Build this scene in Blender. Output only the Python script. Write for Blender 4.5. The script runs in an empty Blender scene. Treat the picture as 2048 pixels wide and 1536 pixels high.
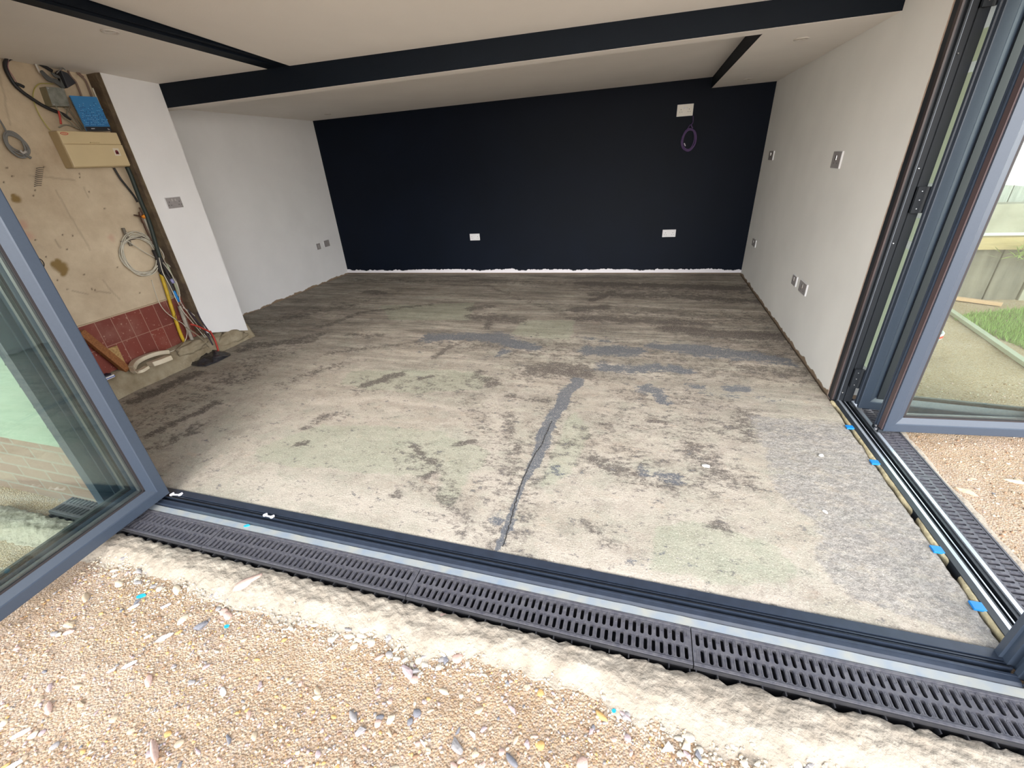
import bpy, bmesh, math, random
from mathutils import Vector, Matrix, noise
random.seed(7)
S = bpy.context.scene
COL = S.collection

# ------------------------------------------------------------------ camera, world, sun, exposure
CAMH = 1.45
YAW, PITCH, ROLL, FPX = -0.3109, 0.4801, -0.065, 857.8
def _basis():
    ca, sa = math.cos(YAW), math.sin(YAW); cb, sb = math.cos(PITCH), math.sin(PITCH); cc, sc = math.cos(ROLL), math.sin(ROLL)
    f = Vector((sa*cb, ca*cb, -sb)); r0 = Vector((ca, -sa, 0)); u0 = r0.cross(f)
    return cc*r0+sc*u0, -sc*r0+cc*u0, f
RT, UP, FW = _basis()
CAM = Vector((0, 0, CAMH))
cd = bpy.data.cameras.new('camera'); co = bpy.data.objects.new('camera', cd); COL.objects.link(co)
cd.sensor_width = 36; cd.lens = FPX/2048*36; cd.clip_start = .02; cd.clip_end = 200
m = Matrix.Identity(4)
for i in range(3):
    m[i][0] = RT[i]; m[i][1] = UP[i]; m[i][2] = -FW[i]; m[i][3] = CAM[i]
co.matrix_world = m
S.camera = co

w = bpy.data.worlds.new('overcast sky'); S.world = w; w.use_nodes = True
nt = w.node_tree; bg = nt.nodes['Background']
tc = nt.nodes.new('ShaderNodeTexCoord'); sx = nt.nodes.new('ShaderNodeSeparateXYZ')
rp = nt.nodes.new('ShaderNodeValToRGB'); nz = nt.nodes.new('ShaderNodeTexNoise')
nt.links.new(tc.outputs['Generated'], sx.inputs[0]); nt.links.new(sx.outputs['Z'], rp.inputs[0])
rp.color_ramp.elements[0].position = 0; rp.color_ramp.elements[0].color = (1.0, .95, .88, 1)
rp.color_ramp.elements[1].position = .75; rp.color_ramp.elements[1].color = (.13, .15, .18, 1)
e = rp.color_ramp.elements.new(.22); e.color = (.80, .82, .85, 1)
mx = nt.nodes.new('ShaderNodeMixRGB'); mx.blend_type = 'MULTIPLY'; mx.inputs[0].default_value = .35
nt.links.new(tc.outputs['Generated'], nz.inputs['Vector']); nz.inputs['Scale'].default_value = 3; nz.inputs['Detail'].default_value = 4
nt.links.new(rp.outputs[0], mx.inputs[1]); nt.links.new(nz.outputs[0], mx.inputs[2]); nt.links.new(mx.outputs[0], bg.inputs[0])
bg.inputs[1].default_value = 3.2
sd = bpy.data.lights.new('sun', 'SUN'); so = bpy.data.objects.new('sun', sd); COL.objects.link(so)
sd.energy = 1.5; sd.angle = math.radians(40); sd.color = (1, .95, .88)
so.rotation_euler = (math.radians(62), 0, math.radians(14)); so.location = (0, -3, 6)
vs = S.view_settings; vs.view_transform = 'Standard'; vs.look = 'None'; vs.gamma = 1; vs.use_curve_mapping = False
vs.exposure = 1.6
S.cycles.max_bounces = 14; S.cycles.diffuse_bounces = 10; S.cycles.transparent_max_bounces = 16
S.cycles.use_denoising = True

# ------------------------------------------------------------------ survey helper: a measured sight line met with a real plane
def P(px, py, ax, v):
    d = RT*(px-1024)+UP*(768-py)+FW*FPX
    i = 'xyz'.index(ax); t = (v-CAM[i])/d[i]
    return CAM+d*t
def F(px, py, z=0.): return P(px, py, 'z', z)

# ------------------------------------------------------------------ materials
MC = {}
def mat(name, col, rough=.6, metal=0, spec=.5, nscale=0, namt=0, col2=None, bump=0, bscale=60, detail=5, stretch=None, coat=0):
    if name in MC: return MC[name]
    M = bpy.data.materials.new(name); M.use_nodes = True; t = M.node_tree; b = t.nodes['Principled BSDF']; MC[name] = M
    b.inputs['Base Color'].default_value = (*col, 1); b.inputs['Roughness'].default_value = rough
    b.inputs['Metallic'].default_value = metal; b.inputs['Specular IOR Level'].default_value = spec
    b.inputs['Coat Weight'].default_value = coat
    tc = t.nodes.new('ShaderNodeTexCoord'); src = tc.outputs['Object']
    if stretch:
        mp = t.nodes.new('ShaderNodeMapping'); mp.inputs['Scale'].default_value = stretch
        t.links.new(src, mp.inputs[0]); src = mp.outputs[0]
    if nscale:
        n = t.nodes.new('ShaderNodeTexNoise'); n.inputs['Scale'].default_value = nscale; n.inputs['Detail'].default_value = detail
        t.links.new(src, n.inputs['Vector'])
        r = t.nodes.new('ShaderNodeValToRGB'); r.color_ramp.elements[0].position = .5-.25/max(namt, .01)*.2 if False else .3; r.color_ramp.elements[1].position = .7
        c2 = col2 or tuple(c*(1-namt) for c in col)
        r.color_ramp.elements[0].color = (*c2, 1); r.color_ramp.elements[1].color = (*col, 1)
        t.links.new(n.outputs[0], r.inputs[0]); t.links.new(r.outputs[0], b.inputs['Base Color'])
    if bump:
        n = t.nodes.new('ShaderNodeTexNoise'); n.inputs['Scale'].default_value = bscale; n.inputs['Detail'].default_value = 6
        t.links.new(src, n.inputs['Vector'])
        bp = t.nodes.new('ShaderNodeBump'); bp.inputs['Strength'].default_value = bump; bp.inputs['Distance'].default_value = .01
        t.links.new(n.outputs[0], bp.inputs['Height']); t.links.new(bp.outputs[0], b.inputs['Normal'])
    return M

ANTH = mat('anthracite_frame', (.040, .055, .082), .40, 0, .5, 90, .08)
ANTD = mat('black_frame_inner', (.016, .020, .026), .5)
GASK = mat('rubber_gasket', (.020, .016, .018), .7)
WHITE = mat('white_emulsion', (.8, .79, .78), .85, 0, .3, 3, .05, bump=.08, bscale=120)
CEILM = mat('ceiling_emulsion', (.88, .84, .79), .85, 0, .3, 3, .04, bump=.05, bscale=120)
DARKP = mat('dark_navy_paint', (.0036, .0072, .0135), .6, 0, .16, 3, .15, bump=.1, bscale=150)
PLATEW = mat('white_plastic', (.72, .72, .74), .35)
PLATEG = mat('grey_plate_face', (.33, .31, .31), .45, nscale=30, namt=.15)
HOLE = mat('slot_black', (.03, .03, .03), .6)
PLAST = mat('raw_plaster_edge', (.60, .44, .36), .9, nscale=40, namt=.3, bump=.5, bscale=80)
BLKPL = mat('drain_plastic', (.060, .060, .078), .45, nscale=60, namt=.0, col2=(.115, .112, .125), bump=.12, bscale=200)
BLKCH = mat('channel_plastic', (.022, .022, .027), .55, nscale=25, col2=(.035, .034, .036))
SILL = mat('dusty_sill', (.22, .27, .34), .5, nscale=14, col2=(.34, .34, .31), detail=8)
ALU = mat('bare_aluminium', (.62, .64, .68), .3, 1.0)
STEEL = mat('steel', (.6, .6, .62), .3, 1.0)
CREAMP = mat('cream_plastic', (.62, .50, .30), .45, nscale=6, namt=.08)
WOOD = mat('orange_wood', (.30, .12, .035), .6, nscale=8, col2=(.18, .06, .015), stretch=(1, 12, 12))
OSB = mat('osb', (.50, .33, .14), .8, nscale=70, col2=(.28, .16, .06))
BATTEN = mat('dusty_batten', (.20, .15, .09), .9, nscale=14, col2=(.10, .07, .05), bump=.5, bscale=50)
CURB = mat('rough_curb', (.36, .31, .22), .95, nscale=11, col2=(.22, .175, .11), bump=.9, bscale=35, detail=9)
CABW = mat('white_cable', (.55, .52, .44), .5)
CABG = mat('grey_cable', (.17, .17, .165), .5)
CABK = mat('black_cable', (.012, .012, .014), .5)
YEL = mat('yellow_pipe', (.62, .42, .02), .45, nscale=20, namt=.25)
PIPEG = mat('grey_pipe', (.42, .38, .32), .6, nscale=30, namt=.3)
REDM = mat('red_sheath', (.42, .045, .03), .5)
BLUEM = mat('blue_plastic', (.01, .22, .62), .4)
COPPER = mat('dirty_copper', (.12, .07, .05), .5, .6)
ORG = mat('orange_plastic', (.75, .25, .02), .4)
PURP = mat('purple_cable', (.075, .035, .13), .5)
BAG = mat('black_polythene', (.012, .012, .017), .25, nscale=20, col2=(.035, .035, .042), bump=.4, bscale=40)
FOAM = mat('pu_foam', (.62, .53, .33), .9, nscale=40, namt=.3, bump=.6, bscale=60)

def glass_mat():
    M = bpy.data.materials.new('door_glass'); M.use_nodes = True; t = M.node_tree
    for n in list(t.nodes): t.nodes.remove(n)
    o = t.nodes.new('ShaderNodeOutputMaterial'); mx = t.nodes.new('ShaderNodeMixShader')
    tr = t.nodes.new('ShaderNodeBsdfTransparent'); tr.inputs[0].default_value = (.87, .92, .895, 1)
    gl = t.nodes.new('ShaderNodeBsdfGlossy'); gl.inputs['Roughness'].default_value = .0; gl.inputs[0].default_value = (.95, 1, 1, 1)
    lw = t.nodes.new('ShaderNodeLayerWeight'); lw.inputs[0].default_value = .5     # Schlick reflectance, the same from both sides
    pw = t.nodes.new('ShaderNodeMath'); pw.operation = 'POWER'; pw.inputs[1].default_value = 5; t.links.new(lw.outputs['Facing'], pw.inputs[0])
    fr = t.nodes.new('ShaderNodeMath'); fr.operation = 'MULTIPLY_ADD'; fr.inputs[1].default_value = .92; fr.inputs[2].default_value = .06; t.links.new(pw.outputs[0], fr.inputs[0])
    t.links.new(fr.outputs[0], mx.inputs[0]); t.links.new(tr.outputs[0], mx.inputs[1]); t.links.new(gl.outputs[0], mx.inputs[2])
    t.links.new(mx.outputs[0], o.inputs[0]); return M
GLASS = glass_mat()

# ------------------------------------------------------------------ mesh helpers
def link(name, bm, m, parent=None, smooth=False, bevel=0, mats=None):
    me = bpy.data.meshes.new(name); bmesh.ops.recalc_face_normals(bm, faces=bm.faces[:])
    bm.to_mesh(me); bm.free()
    if mats:
        for x in mats: me.materials.append(x)
    else: me.materials.append(m)
    if smooth:
        for p in me.polygons: p.use_smooth = True
    o = bpy.data.objects.new(name, me); COL.objects.link(o)
    if parent: o.parent = parent; o.matrix_parent_inverse = Matrix.Translation(parent.location).inverted() if parent.rotation_euler[:] == (0, 0, 0) else parent.matrix_basis.inverted()
    if bevel:
        b = o.modifiers.new('bevel', 'BEVEL'); b.width = bevel; b.segments = 2; b.limit_method = 'ANGLE'
    return o
def tag(o, label=None, cat=None, group=None, kind=None):
    if label: o['label'] = label
    if cat: o['category'] = cat
    if group: o['group'] = group
    if kind: o['kind'] = kind
    return o
def thing(name, label, cat, loc, group=None):
    o = bpy.data.objects.new(name, None); COL.objects.link(o); o.location = loc; o.empty_display_size = .05
    return tag(o, label, cat, group)
def box(bm, a, b):
    x0, y0, z0 = a; x1, y1, z1 = b
    v = [bm.verts.new(p) for p in ((x0,y0,z0),(x1,y0,z0),(x1,y1,z0),(x0,y1,z0),(x0,y0,z1),(x1,y0,z1),(x1,y1,z1),(x0,y1,z1))]
    for f in ((0,3,2,1),(4,5,6,7),(0,1,5,4),(1,2,6,5),(2,3,7,6),(3,0,4,7)): bm.faces.new([v[i] for i in f])
def hexa(bm, p):
    v = [bm.verts.new(q) for q in p]
    for f in ((0,3,2,1),(4,5,6,7),(0,1,5,4),(1,2,6,5),(2,3,7,6),(3,0,4,7)): bm.faces.new([v[i] for i in f])
def bx(name, a, b, m, parent=None, bevel=0, mat_=None):
    bm = bmesh.new(); box(bm, a, b); return link(name, bm, m, parent, bevel=bevel)
def prism(bm, poly, axis, a, b):
    """poly: 2-D outline in the other two axes; extruded along axis from a to b"""
    def mk(p, t):
        return {'x': (t, p[0], p[1]), 'y': (p[0], t, p[1]), 'z': (p[0], p[1], t)}[axis]
    A = [bm.verts.new(mk(p, a)) for p in poly]; B = [bm.verts.new(mk(p, b)) for p in poly]
    n = len(poly)
    bm.faces.new(A); bm.faces.new(B[::-1])
    for i in range(n): bm.faces.new((A[i], A[(i+1) % n], B[(i+1) % n], B[i]))
def smooth_path(pts, k=6):
    pts = [Vector(p) for p in pts]
    if len(pts) < 3: return pts
    out = []
    for i in range(len(pts)-1):
        p0 = pts[max(i-1, 0)]; p1 = pts[i]; p2 = pts[i+1]; p3 = pts[min(i+2, len(pts)-1)]
        for j in range(k):
            t = j/k
            out.append(.5*((2*p1)+(p2-p0)*t+(2*p0-5*p1+4*p2-p3)*t*t+(3*p1-p0-3*p2+p3)*t**3))
    out.append(pts[-1]); return out
def tube(bm, pts, r, seg=8, sm=True, k=6, r1=None):
    pts = smooth_path(pts, k) if sm else [Vector(p) for p in pts]
    rings = []; up = None
    for i, p in enumerate(pts):
        d = (pts[min(i+1, len(pts)-1)]-pts[max(i-1, 0)])
        if d.length < 1e-7: d = Vector((0, 0, 1))
        d.normalize()
        if up is None: up = Vector((0, 0, 1)) if abs(d.z) < .9 else Vector((1, 0, 0))
        s = d.cross(up)
        if s.length < 1e-4: s = d.cross(Vector((.3, .8, .5)))
        s.normalize(); up = s.cross(d).normalized()
        rr = r if r1 is None else r+(r1-r)*i/(len(pts)-1)
        rings.append([bm.verts.new(p+s*math.cos(a)*rr+up*math.sin(a)*rr) for a in [2*math.pi*j/seg for j in range(seg)]])
    for a, b in zip(rings, rings[1:]):
        for j in range(seg): bm.faces.new((a[j], a[(j+1) % seg], b[(j+1) % seg], b[j]))
    bm.faces.new(rings[0][::-1]); bm.faces.new(rings[-1])
def tubeobj(name, pts, r, m, parent=None, seg=8, sm=True, r1=None, k=6):
    bm = bmesh.new(); tube(bm, pts, r, seg, sm, k, r1); return link(name, bm, m, parent, smooth=True)
def cyl(bm, c, r, h, axis='z', seg=20, r2=None):
    c = Vector(c); r2 = r if r2 is None else r2
    ax = {'x': Vector((1,0,0)), 'y': Vector((0,1,0)), 'z': Vector((0,0,1))}[axis]
    e1 = {'x': Vector((0,1,0)), 'y': Vector((1,0,0)), 'z': Vector((1,0,0))}[axis]; e2 = ax.cross(e1)
    A = [bm.verts.new(c+(e1*math.cos(t)+e2*math.sin(t))*r) for t in [2*math.pi*i/seg for i in range(seg)]]
    B = [bm.verts.new(c+ax*h+(e1*math.cos(t)+e2*math.sin(t))*r2) for t in [2*math.pi*i/seg for i in range(seg)]]
    bm.faces.new(A[::-1]); bm.faces.new(B)
    for i in range(seg): bm.faces.new((A[i], A[(i+1) % seg], B[(i+1) % seg], B[i]))

# ------------------------------------------------------------------ room dimensions (metres; floor z = 0)
XR, XL, XP, XS = 1.205, -4.505, -3.80, -3.93
YP0 = 2.77
Yb = lambda x: 5.865+.0384*(x+4.517)
Yf = lambda x: 3.19+.0384*(x+3.8)
zs = lambda x: 1.985+.009*(x+3.8)
zr = lambda x: 2.084+.008*(x+4.5)
XREC = .565
FY = 1.18            # front edge of slab
TOP = 2.75
def struct(name, bm, m, mats=None): return tag(link(name, bm, m, mats=mats), kind='structure')

# ---- field masks: strokes in plan (m) -> per-vertex attributes
def seg_d(p, a, b):
    ab = b-a; L = ab.length_squared
    t = 0 if L < 1e-12 else max(0, min(1, (p-a).dot(ab)/L))
    return (p-a-ab*t).length, t
def in_poly(p, poly):
    c = False; n = len(poly)
    for i in range(n):
        a, b = poly[i], poly[(i+1) % n]
        if (a.y > p.y) != (b.y > p.y) and p.x < (b.x-a.x)*(p.y-a.y)/(b.y-a.y)+a.x: c = not c
    return c
def poly_d(p, poly):
    d = min(seg_d(p, poly[i], poly[(i+1) % len(poly)])[0] for i in range(len(poly)))
    return d if in_poly(p, poly) else -d
def sstep(a, b, x):
    t = max(0, min(1, (x-a)/(b-a))); return t*t*(3-2*t)

# ------------------------------------------------------------------ FLOOR
def V2(v): return Vector((v.x, v.y))
def stroke(pts, w, s=1., soft=.9):
    """pts in survey pixels on the floor, w = half width in metres (list or number)"""
    q = [V2(F(*p)) for p in pts]; ws = w if isinstance(w, (list, tuple)) else [w]*len(q)
    return (q, ws, s, soft)
DARK = [ stroke([(1040,700),(1300,705),(1590,722)], .26, .34), stroke([(1180,735),(1600,745)], .14, .36), stroke([(860,680),(1070,700)], .13, .4), stroke([(720,770),(980,765)], .12, .25), stroke([(1120,800),(1090,880),(1030,1000),(1000,1090)], .09, .36), stroke([(1260,790),(1420,800)], .1, .36), stroke([(1160,880),(1400,960)], .16, .3), stroke([(1240,840),(1480,860)], .12,.28), stroke([(820,900),(920,1020)], .08, .3), stroke([(950,560),(1020,590),(1160,640)], .04, .4), stroke([(1190,575),(1480,580)], .20, .42), stroke([(1180,622),(1530,640)], .22, .36), stroke([(1380,660),(1560,690)], .2, .4), stroke([(300,840),(420,770),(560,700)], .16, .32), stroke([(560,640),(760,590)], .25, .22), stroke([(1060,745),(1180,742)], .14, .45), stroke([(940,800),(1000,900),(1000,1000)], .08, .3), stroke([(1165,566),(1300,570),(1480,576)], .07, 1), stroke([(1190,588),(1360,592),(1530,604)], .08, .75),
 stroke([(1150,620),(1205,614)], .055, 1.1), stroke([(1165,636),(1280,640),(1400,646)], .07, .8), stroke([(1340,658),(1440,668),(1552,672)], .07, 1),
 stroke([(1225,584),(1200,596),(1185,600)], .04, 1), stroke([(735,583),(762,586)], .06, .8), stroke([(940,617),(982,613)], .05, .8), stroke([(945,632),(1040,640)], .07, .8), stroke([(985,632),(975,655)], .03, .7),
 stroke([(700,560),(900,562),(1160,566)], .09, .35), stroke([(640,655),(720,625),(860,608)], .035, .6), stroke([(660,705),(800,690),(880,672)], .035, .5), stroke([(560,640),(620,625),(700,612)], .07, .45),
 stroke([(700,668),(760,672)], .04, .6), stroke([(725,770),(770,757),(800,748)], .035, .8), stroke([(845,757),(862,753)], .025, .8), stroke([(870,712),(885,700),(900,695)], .03,.8),
 stroke([(1070,742),(1110,738),(1160,744)], [.09,.10,.09], .8), stroke([(960,750),(985,765)], .05, .6), stroke([(1400,704),(1560,712)], .06, .6), stroke([(1480,735),(1600,745)], .05, .6),
 stroke([(500,690),(620,680)], .06, .7), stroke([(480,700),(540,690),(640,668)], .05, .6), stroke([(300,870),(380,830),(430,805)], .03, .75), stroke([(270,800),(330,775),(390,748)], .06, .8), stroke([(320,890),(400,850)], .05, .5),
 stroke([(610,855),(640,835),(690,830)], .03, .5), stroke([(595,885),(618,882)], .02, .8), stroke([(920,888),(945,884)], .022, .9), stroke([(830,895),(850,915),(865,925)], .018, .8), stroke([(850,950),(860,945)], .02, .8), stroke([(790,995),(800,990)], .02, .7),
 stroke([(1205,848),(1215,852)], .022, .8), stroke([(1300,840),(1330,845)], .025, .6), stroke([(1180,920),(1270,950),(1340,965)], .06, .55), stroke([(1380,890),(1420,940),(1480,960)], .08, .5),
 stroke([(1180,1050),(1215,1080)], .035, .45), stroke([(870,980),(905,1000),(935,1060)], .05, .4), stroke([(1010,820),(1030,900),(1020,960)], .04, .45), stroke([(1440,1055),(1452,1062)], .03, .6), stroke([(1010,790),(1110,805)], .03, .5),
 stroke([(430,765),(500,752)], .06, .5), stroke([(560,770),(640,740),(700,722)], .05, .4), stroke([(1490,830),(1500,870)], .07, .5), stroke([(340,980),(600,1035),(1000,1110),(1400,1190),(1900,1285)], .005, .6),
 stroke([(1330,590),(1400,600)], .04, .7), stroke([(1480,850),(1560,860),(1640,870)], .05, .5)]
BLUE = [ stroke([(860,676),(930,672),(996,676),(1071,697)], [.07,.06,.08,.04], 1.1), stroke([(1000,708),(1010,700)], .03, 1), stroke([(1185,700),(1268,702)], .065, 1), stroke([(1310,692),(1400,700),(1573,718)], [.05,.07,.03], 1),
 stroke([(1205,732),(1260,738),(1315,735)], .05, .9), stroke([(1342,735),(1366,742)], .045, 1), stroke([(1285,775),(1310,780),(1325,800)], .035, 1), stroke([(1462,775),(1493,778)], .035, 1), stroke([(1380,772),(1400,776)], .03,.7),
 stroke([(1155,762),(1132,790),(1105,835),(1088,880),(1066,925),(1042,975),(1028,1010),(1006,1092)], [.03,.022,.026,.03,.018,.007,.008,.008], 1.5, .6), stroke([(990,1035),(998,1040)], .02, .8),
 stroke([(1290,945),(1350,955)], .03, .6), stroke([(1110,940),(1125,950)], .03, .5), stroke([(1270,1115),(1380,1120)], .03, .3), stroke([(1395,710),(1590,728)], .03, .7), stroke([(1170,676),(1215,682)], .03, .6), stroke([(1400,786),(1560,800)],.02,.5)]
GREENP = [ [V2(F(*p)) for p in poly] for poly in (
 [(1306,1060),(1400,1048),(1480,1068),(1560,1090),(1600,1140),(1560,1175),(1440,1160),(1310,1150)],
 [(640,848),(780,852),(870,862),(985,905),(965,940),(800,950),(530,925),(500,902),(560,880)],
 [(700,742),(900,738),(985,752),(960,780),(800,785),(680,772)],
 [(870,905),(950,890),(935,960),(900,1010),(870,990)], [(1150,820),(1180,850),(1150,950),(1085,980),(1100,900)],
 [(760,610),(950,605),(940,640),(780,640)], [(1050,640),(1150,640),(1140,680),(1020,670)])]
AGG = [V2(F(*p)) for p in [(1490,830),(1520,900),(1545,960),(1570,1000),(1622,1042),(1628,1120),(1690,1185),(1780,1225),(1870,1250),(1960,1290),(2048,1330),(2048,1200),(1720,850),(1640,840)]]
PALE = [ stroke([(500,960),(760,1010),(1000,1070)], .12, .9), stroke([(1100,1100),(1300,1160),(1600,1215)], .09, .8), stroke([(620,800),(760,795),(1000,830)], .05, .8), stroke([(640,835),(1000,850)], .02,.7),
 stroke([(980,790),(1000,860),(990,950),(960,1060)], .09, .7), stroke([(1120,970),(1300,1000),(1480,1030)], .09, .6), stroke([(1180,800),(1350,805),(1500,815)], .03, .7), stroke([(820,655),(1100,672),(1400,680)], .02, .6),
 stroke([(700,590),(900,600),(1140,600)], .05, .6), stroke([(1160,578),(1480,583)], .025, .9), stroke([(1160,608),(1520,622)], .03, .8), stroke([(1150,630),(1400,634)],.015,.7), stroke([(480,790),(640,745),(780,730)], .05, .5), stroke([(330,960),(480,930),(600,950)], .08, .6)]
def sfield(p, L):
    v = 0
    for q, ws, s, soft in L:
        for i in range(max(1, len(q)-1)):
            a = q[i]; b = q[min(i+1, len(q)-1)]
            mn = max(ws)*2
            if p.x < min(a.x, b.x)-mn or p.x > max(a.x, b.x)+mn or p.y < min(a.y, b.y)-mn or p.y > max(a.y, b.y)+mn: continue
            d, t = seg_d(p, a, b); r = ws[i]+(ws[min(i+1, len(ws)-1)]-ws[i])*t
            v = max(v, s*(1-sstep(r*(1-soft), r*(1+soft), d)))
    return v
DARKW = [(q, [min(w_*1.35, w_+.035) for w_ in ws], s*1.3, so_) for q, ws, s, so_ in DARK]
BLUEW = [(q, [w_*1.45 for w_ in ws] if len(q) < 10 else ws, s*1.1, so_) for q, ws, s, so_ in BLUE]
def floor_mesh():
    bm = bmesh.new()
    xs = [XL-.05+i*.02 for i in range(int((1.19-XL+.05)/.02)+1)]+[1.20]
    ys = []; y = FY
    while y < 6.2: ys.append(y); y += .016 if y < 2.4 else .026
    G = []; att = []
    for j, y in enumerate(ys):
        row = []
        for i, x in enumerate(xs):
            xx, yy = x, y
            if i == len(xs)-1: xx = 1.192+.008*noise.noise(Vector((0, y*9, 3)))+.004*noise.noise(Vector((0, y*40, 3)))
            if j == 0: yy = FY+.005*noise.noise(Vector((x*14, 0, 5)))+.003*noise.noise(Vector((x*60, 0, 5)))
            p = Vector((xx, yy)); wv = noise.noise_vector(Vector((xx*5, yy*5, 0)))*.035+noise.noise_vector(Vector((xx*17, yy*17, 4)))*.014
            q = p+Vector((wv.x, wv.y))
            dk = sfield(q, DARKW); bl = sfield(q, BLUEW); pa = sfield(q, PALE)
            gr = max([0]+[sstep(-.03, .03, poly_d(q, g)) for g in GREENP if abs(q.x-g[0].x) < 2 and abs(q.y-g[0].y) < 1.2])
            ag = sstep(-.03, .04, poly_d(q, AGG)) if (q.x > .3 and q.y < 3.2) else 0
            z = .003*noise.noise(Vector((xx*2, yy*2, 1)))+.0015*noise.noise(Vector((xx*30, yy*30, 2)))
            if ag > 0: z += ag*(-.003+.004*noise.noise(Vector((xx*35, yy*35, 8))))
            if j == 0 or i == len(xs)-1: z -= .004
            row.append(bm.verts.new((xx, yy, z-.002))); att.append((dk, bl, gr, ag, pa))
        G.append(row)
    for j in range(len(ys)-1):
        for i in range(len(xs)-1): bm.faces.new((G[j][i], G[j][i+1], G[j+1][i+1], G[j+1][i]))
    # slab edge going down
    b0 = [bm.verts.new((v.co.x, v.co.y, -.12)) for v in G[0]]; att += [(0,)*5]*len(b0)
    for i in range(len(xs)-1): bm.faces.new((G[0][i+1], G[0][i], b0[i], b0[i+1]))
    b1 = [bm.verts.new((r[-1].co.x, r[-1].co.y, -.12)) for r in G]; att += [(0,)*5]*len(b1)
    for j in range(len(ys)-1): bm.faces.new((G[j][-1], G[j+1][-1], b1[j+1], b1[j]))
    bm.verts.index_update()
    me = bpy.data.meshes.new('floor'); bm.to_mesh(me); bm.free()
    for k, nm in enumerate(('dark', 'blue', 'green', 'agg', 'pale')):
        a = me.attributes.new(nm, 'FLOAT', 'POINT'); a.data.foreach_set('value', [t[k] for t in att])
    for p in me.polygons: p.use_smooth = True
    o = bpy.data.objects.new('floor', me); COL.objects.link(o); o['kind'] = 'structure'
    M = bpy.data.materials.new('stained_concrete'); M.use_nodes = True; t = M.node_tree; N = t.nodes; L = t.links; b = N['Principled BSDF']
    tc = N.new('ShaderNodeTexCoord')
    def nz(scale, det=6, stretch=(1,1,1), rough=.6, loc=(0,0,0)):
        mp = N.new('ShaderNodeMapping'); mp.inputs['Scale'].default_value = stretch; mp.inputs['Location'].default_value = loc
        L.new(tc.outputs['Object'], mp.inputs[0]); n = N.new('ShaderNodeTexNoise'); n.inputs['Scale'].default_value = scale
        n.inputs['Detail'].default_value = det; n.inputs['Roughness'].default_value = rough; L.new(mp.outputs[0], n.inputs['Vector']); return n.outputs[0]
    def ramp(src, a, b_, c0=(0,0,0), c1=(1,1,1)):
        r = N.new('ShaderNodeValToRGB'); r.color_ramp.elements[0].position = a; r.color_ramp.elements[1].position = b_
        r.color_ramp.elements[0].color = (*c0, 1); r.color_ramp.elements[1].color = (*c1, 1); L.new(src, r.inputs[0]); return r.outputs[0]
    def math_(op, a, b_):
        n = N.new('ShaderNodeMath'); n.operation = op; n.use_clamp = False
        for i, v in enumerate((a, b_)):
            if isinstance(v, (int, float)): n.inputs[i].default_value = v
            else: L.new(v, n.inputs[i])
        return n.outputs[0]
    def attr(n_):
        a = N.new('ShaderNodeAttribute'); a.attribute_name = n_; return a.outputs['Fac']
    def mix(f, a, b_):
        n = N.new('ShaderNodeMixRGB')
        if isinstance(f, (int, float)): n.inputs[0].default_value = f
        else: L.new(f, n.inputs[0])
        for i, v in ((1, a), (2, b_)):
            if isinstance(v, tuple): n.inputs[i].default_value = (*v, 1)
            else: L.new(v, n.inputs[i])
        return n.outputs[0]
    edge = nz(15, 10, (.7, 1.15, 1), rough=.78)
    fine_ = nz(48, 6, (.8, 1.1, 1), rough=.7)
    def patch(name, lo=.45, hi=.62, k=.9):  # attribute + noise -> crisp irregular patch
        return ramp(math_('ADD', math_('ADD', attr(name), math_('MULTIPLY', math_('SUBTRACT', edge, .5), k*3.0)), math_('MULTIPLY', math_('SUBTRACT', fine_, .5), k*1.3)), lo, hi)
    big = nz(1.3, 6, (.55, 1.6, 1), .65); c = mix(ramp(big, .40, .62), (.415, .36, .295), (.385, .365, .30))
    c = mix(ramp(nz(4.3, 9, (.8, 1, 1), .72, loc=(4,2,0)), .44, .60), c, (.47, .415, .35))
    c = mix(math_('MULTIPLY', ramp(nz(9, 8, (.8, 1, 1), .75, loc=(1,7,0)), .50, .64), .55), c, (.31, .31, .25))
    c = mix(math_('MULTIPLY', ramp(nz(14, 8, (.7, 1, 1), .75, loc=(9,1,0)), .56, .66), .40), c, (.46, .345, .26))
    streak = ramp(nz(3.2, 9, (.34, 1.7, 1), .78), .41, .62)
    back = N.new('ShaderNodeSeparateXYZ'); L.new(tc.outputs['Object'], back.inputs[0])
    mr = N.new('ShaderNodeMapRange'); mr.inputs[1].default_value = 1.9; mr.inputs[2].default_value = 3.6; mr.inputs[3].default_value = .05; mr.inputs[4].default_value = .95; L.new(back.outputs[1], mr.inputs[0])  # floor streaks build up towards the back, partly painting the light fall-off into colour
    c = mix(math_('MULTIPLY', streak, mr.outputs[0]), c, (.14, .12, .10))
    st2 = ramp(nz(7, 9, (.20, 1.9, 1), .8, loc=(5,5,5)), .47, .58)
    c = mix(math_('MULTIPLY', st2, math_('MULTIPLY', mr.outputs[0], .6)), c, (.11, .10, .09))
    c = mix(math_('MULTIPLY', ramp(nz(6, 9, rough=.78), .50, .62), .50), c, (.24, .20, .165))
    c = mix(math_('MULTIPLY', patch('pale', .4, .9, .8), .5), c, (.56, .49, .42))
    c = mix(math_('MULTIPLY', patch('green', .38, .70, 1.0), .45), c, (.30, .325, .235))
    c = mix(math_('MULTIPLY', patch('dark', .26, .85, 1.5), .84), c, (.080, .066, .060))
    c = mix(math_('MULTIPLY', patch('blue', .38, .75, 1.25), .88), c, (.105, .115, .135))
    aggc = mix(ramp(nz(55, 6, rough=.8), .42, .58), (.19, .18, .172), (.36, .34, .32))
    c = mix(math_('MULTIPLY', patch('agg', .40, 1.0, 1.2), .75), c, aggc)
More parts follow.
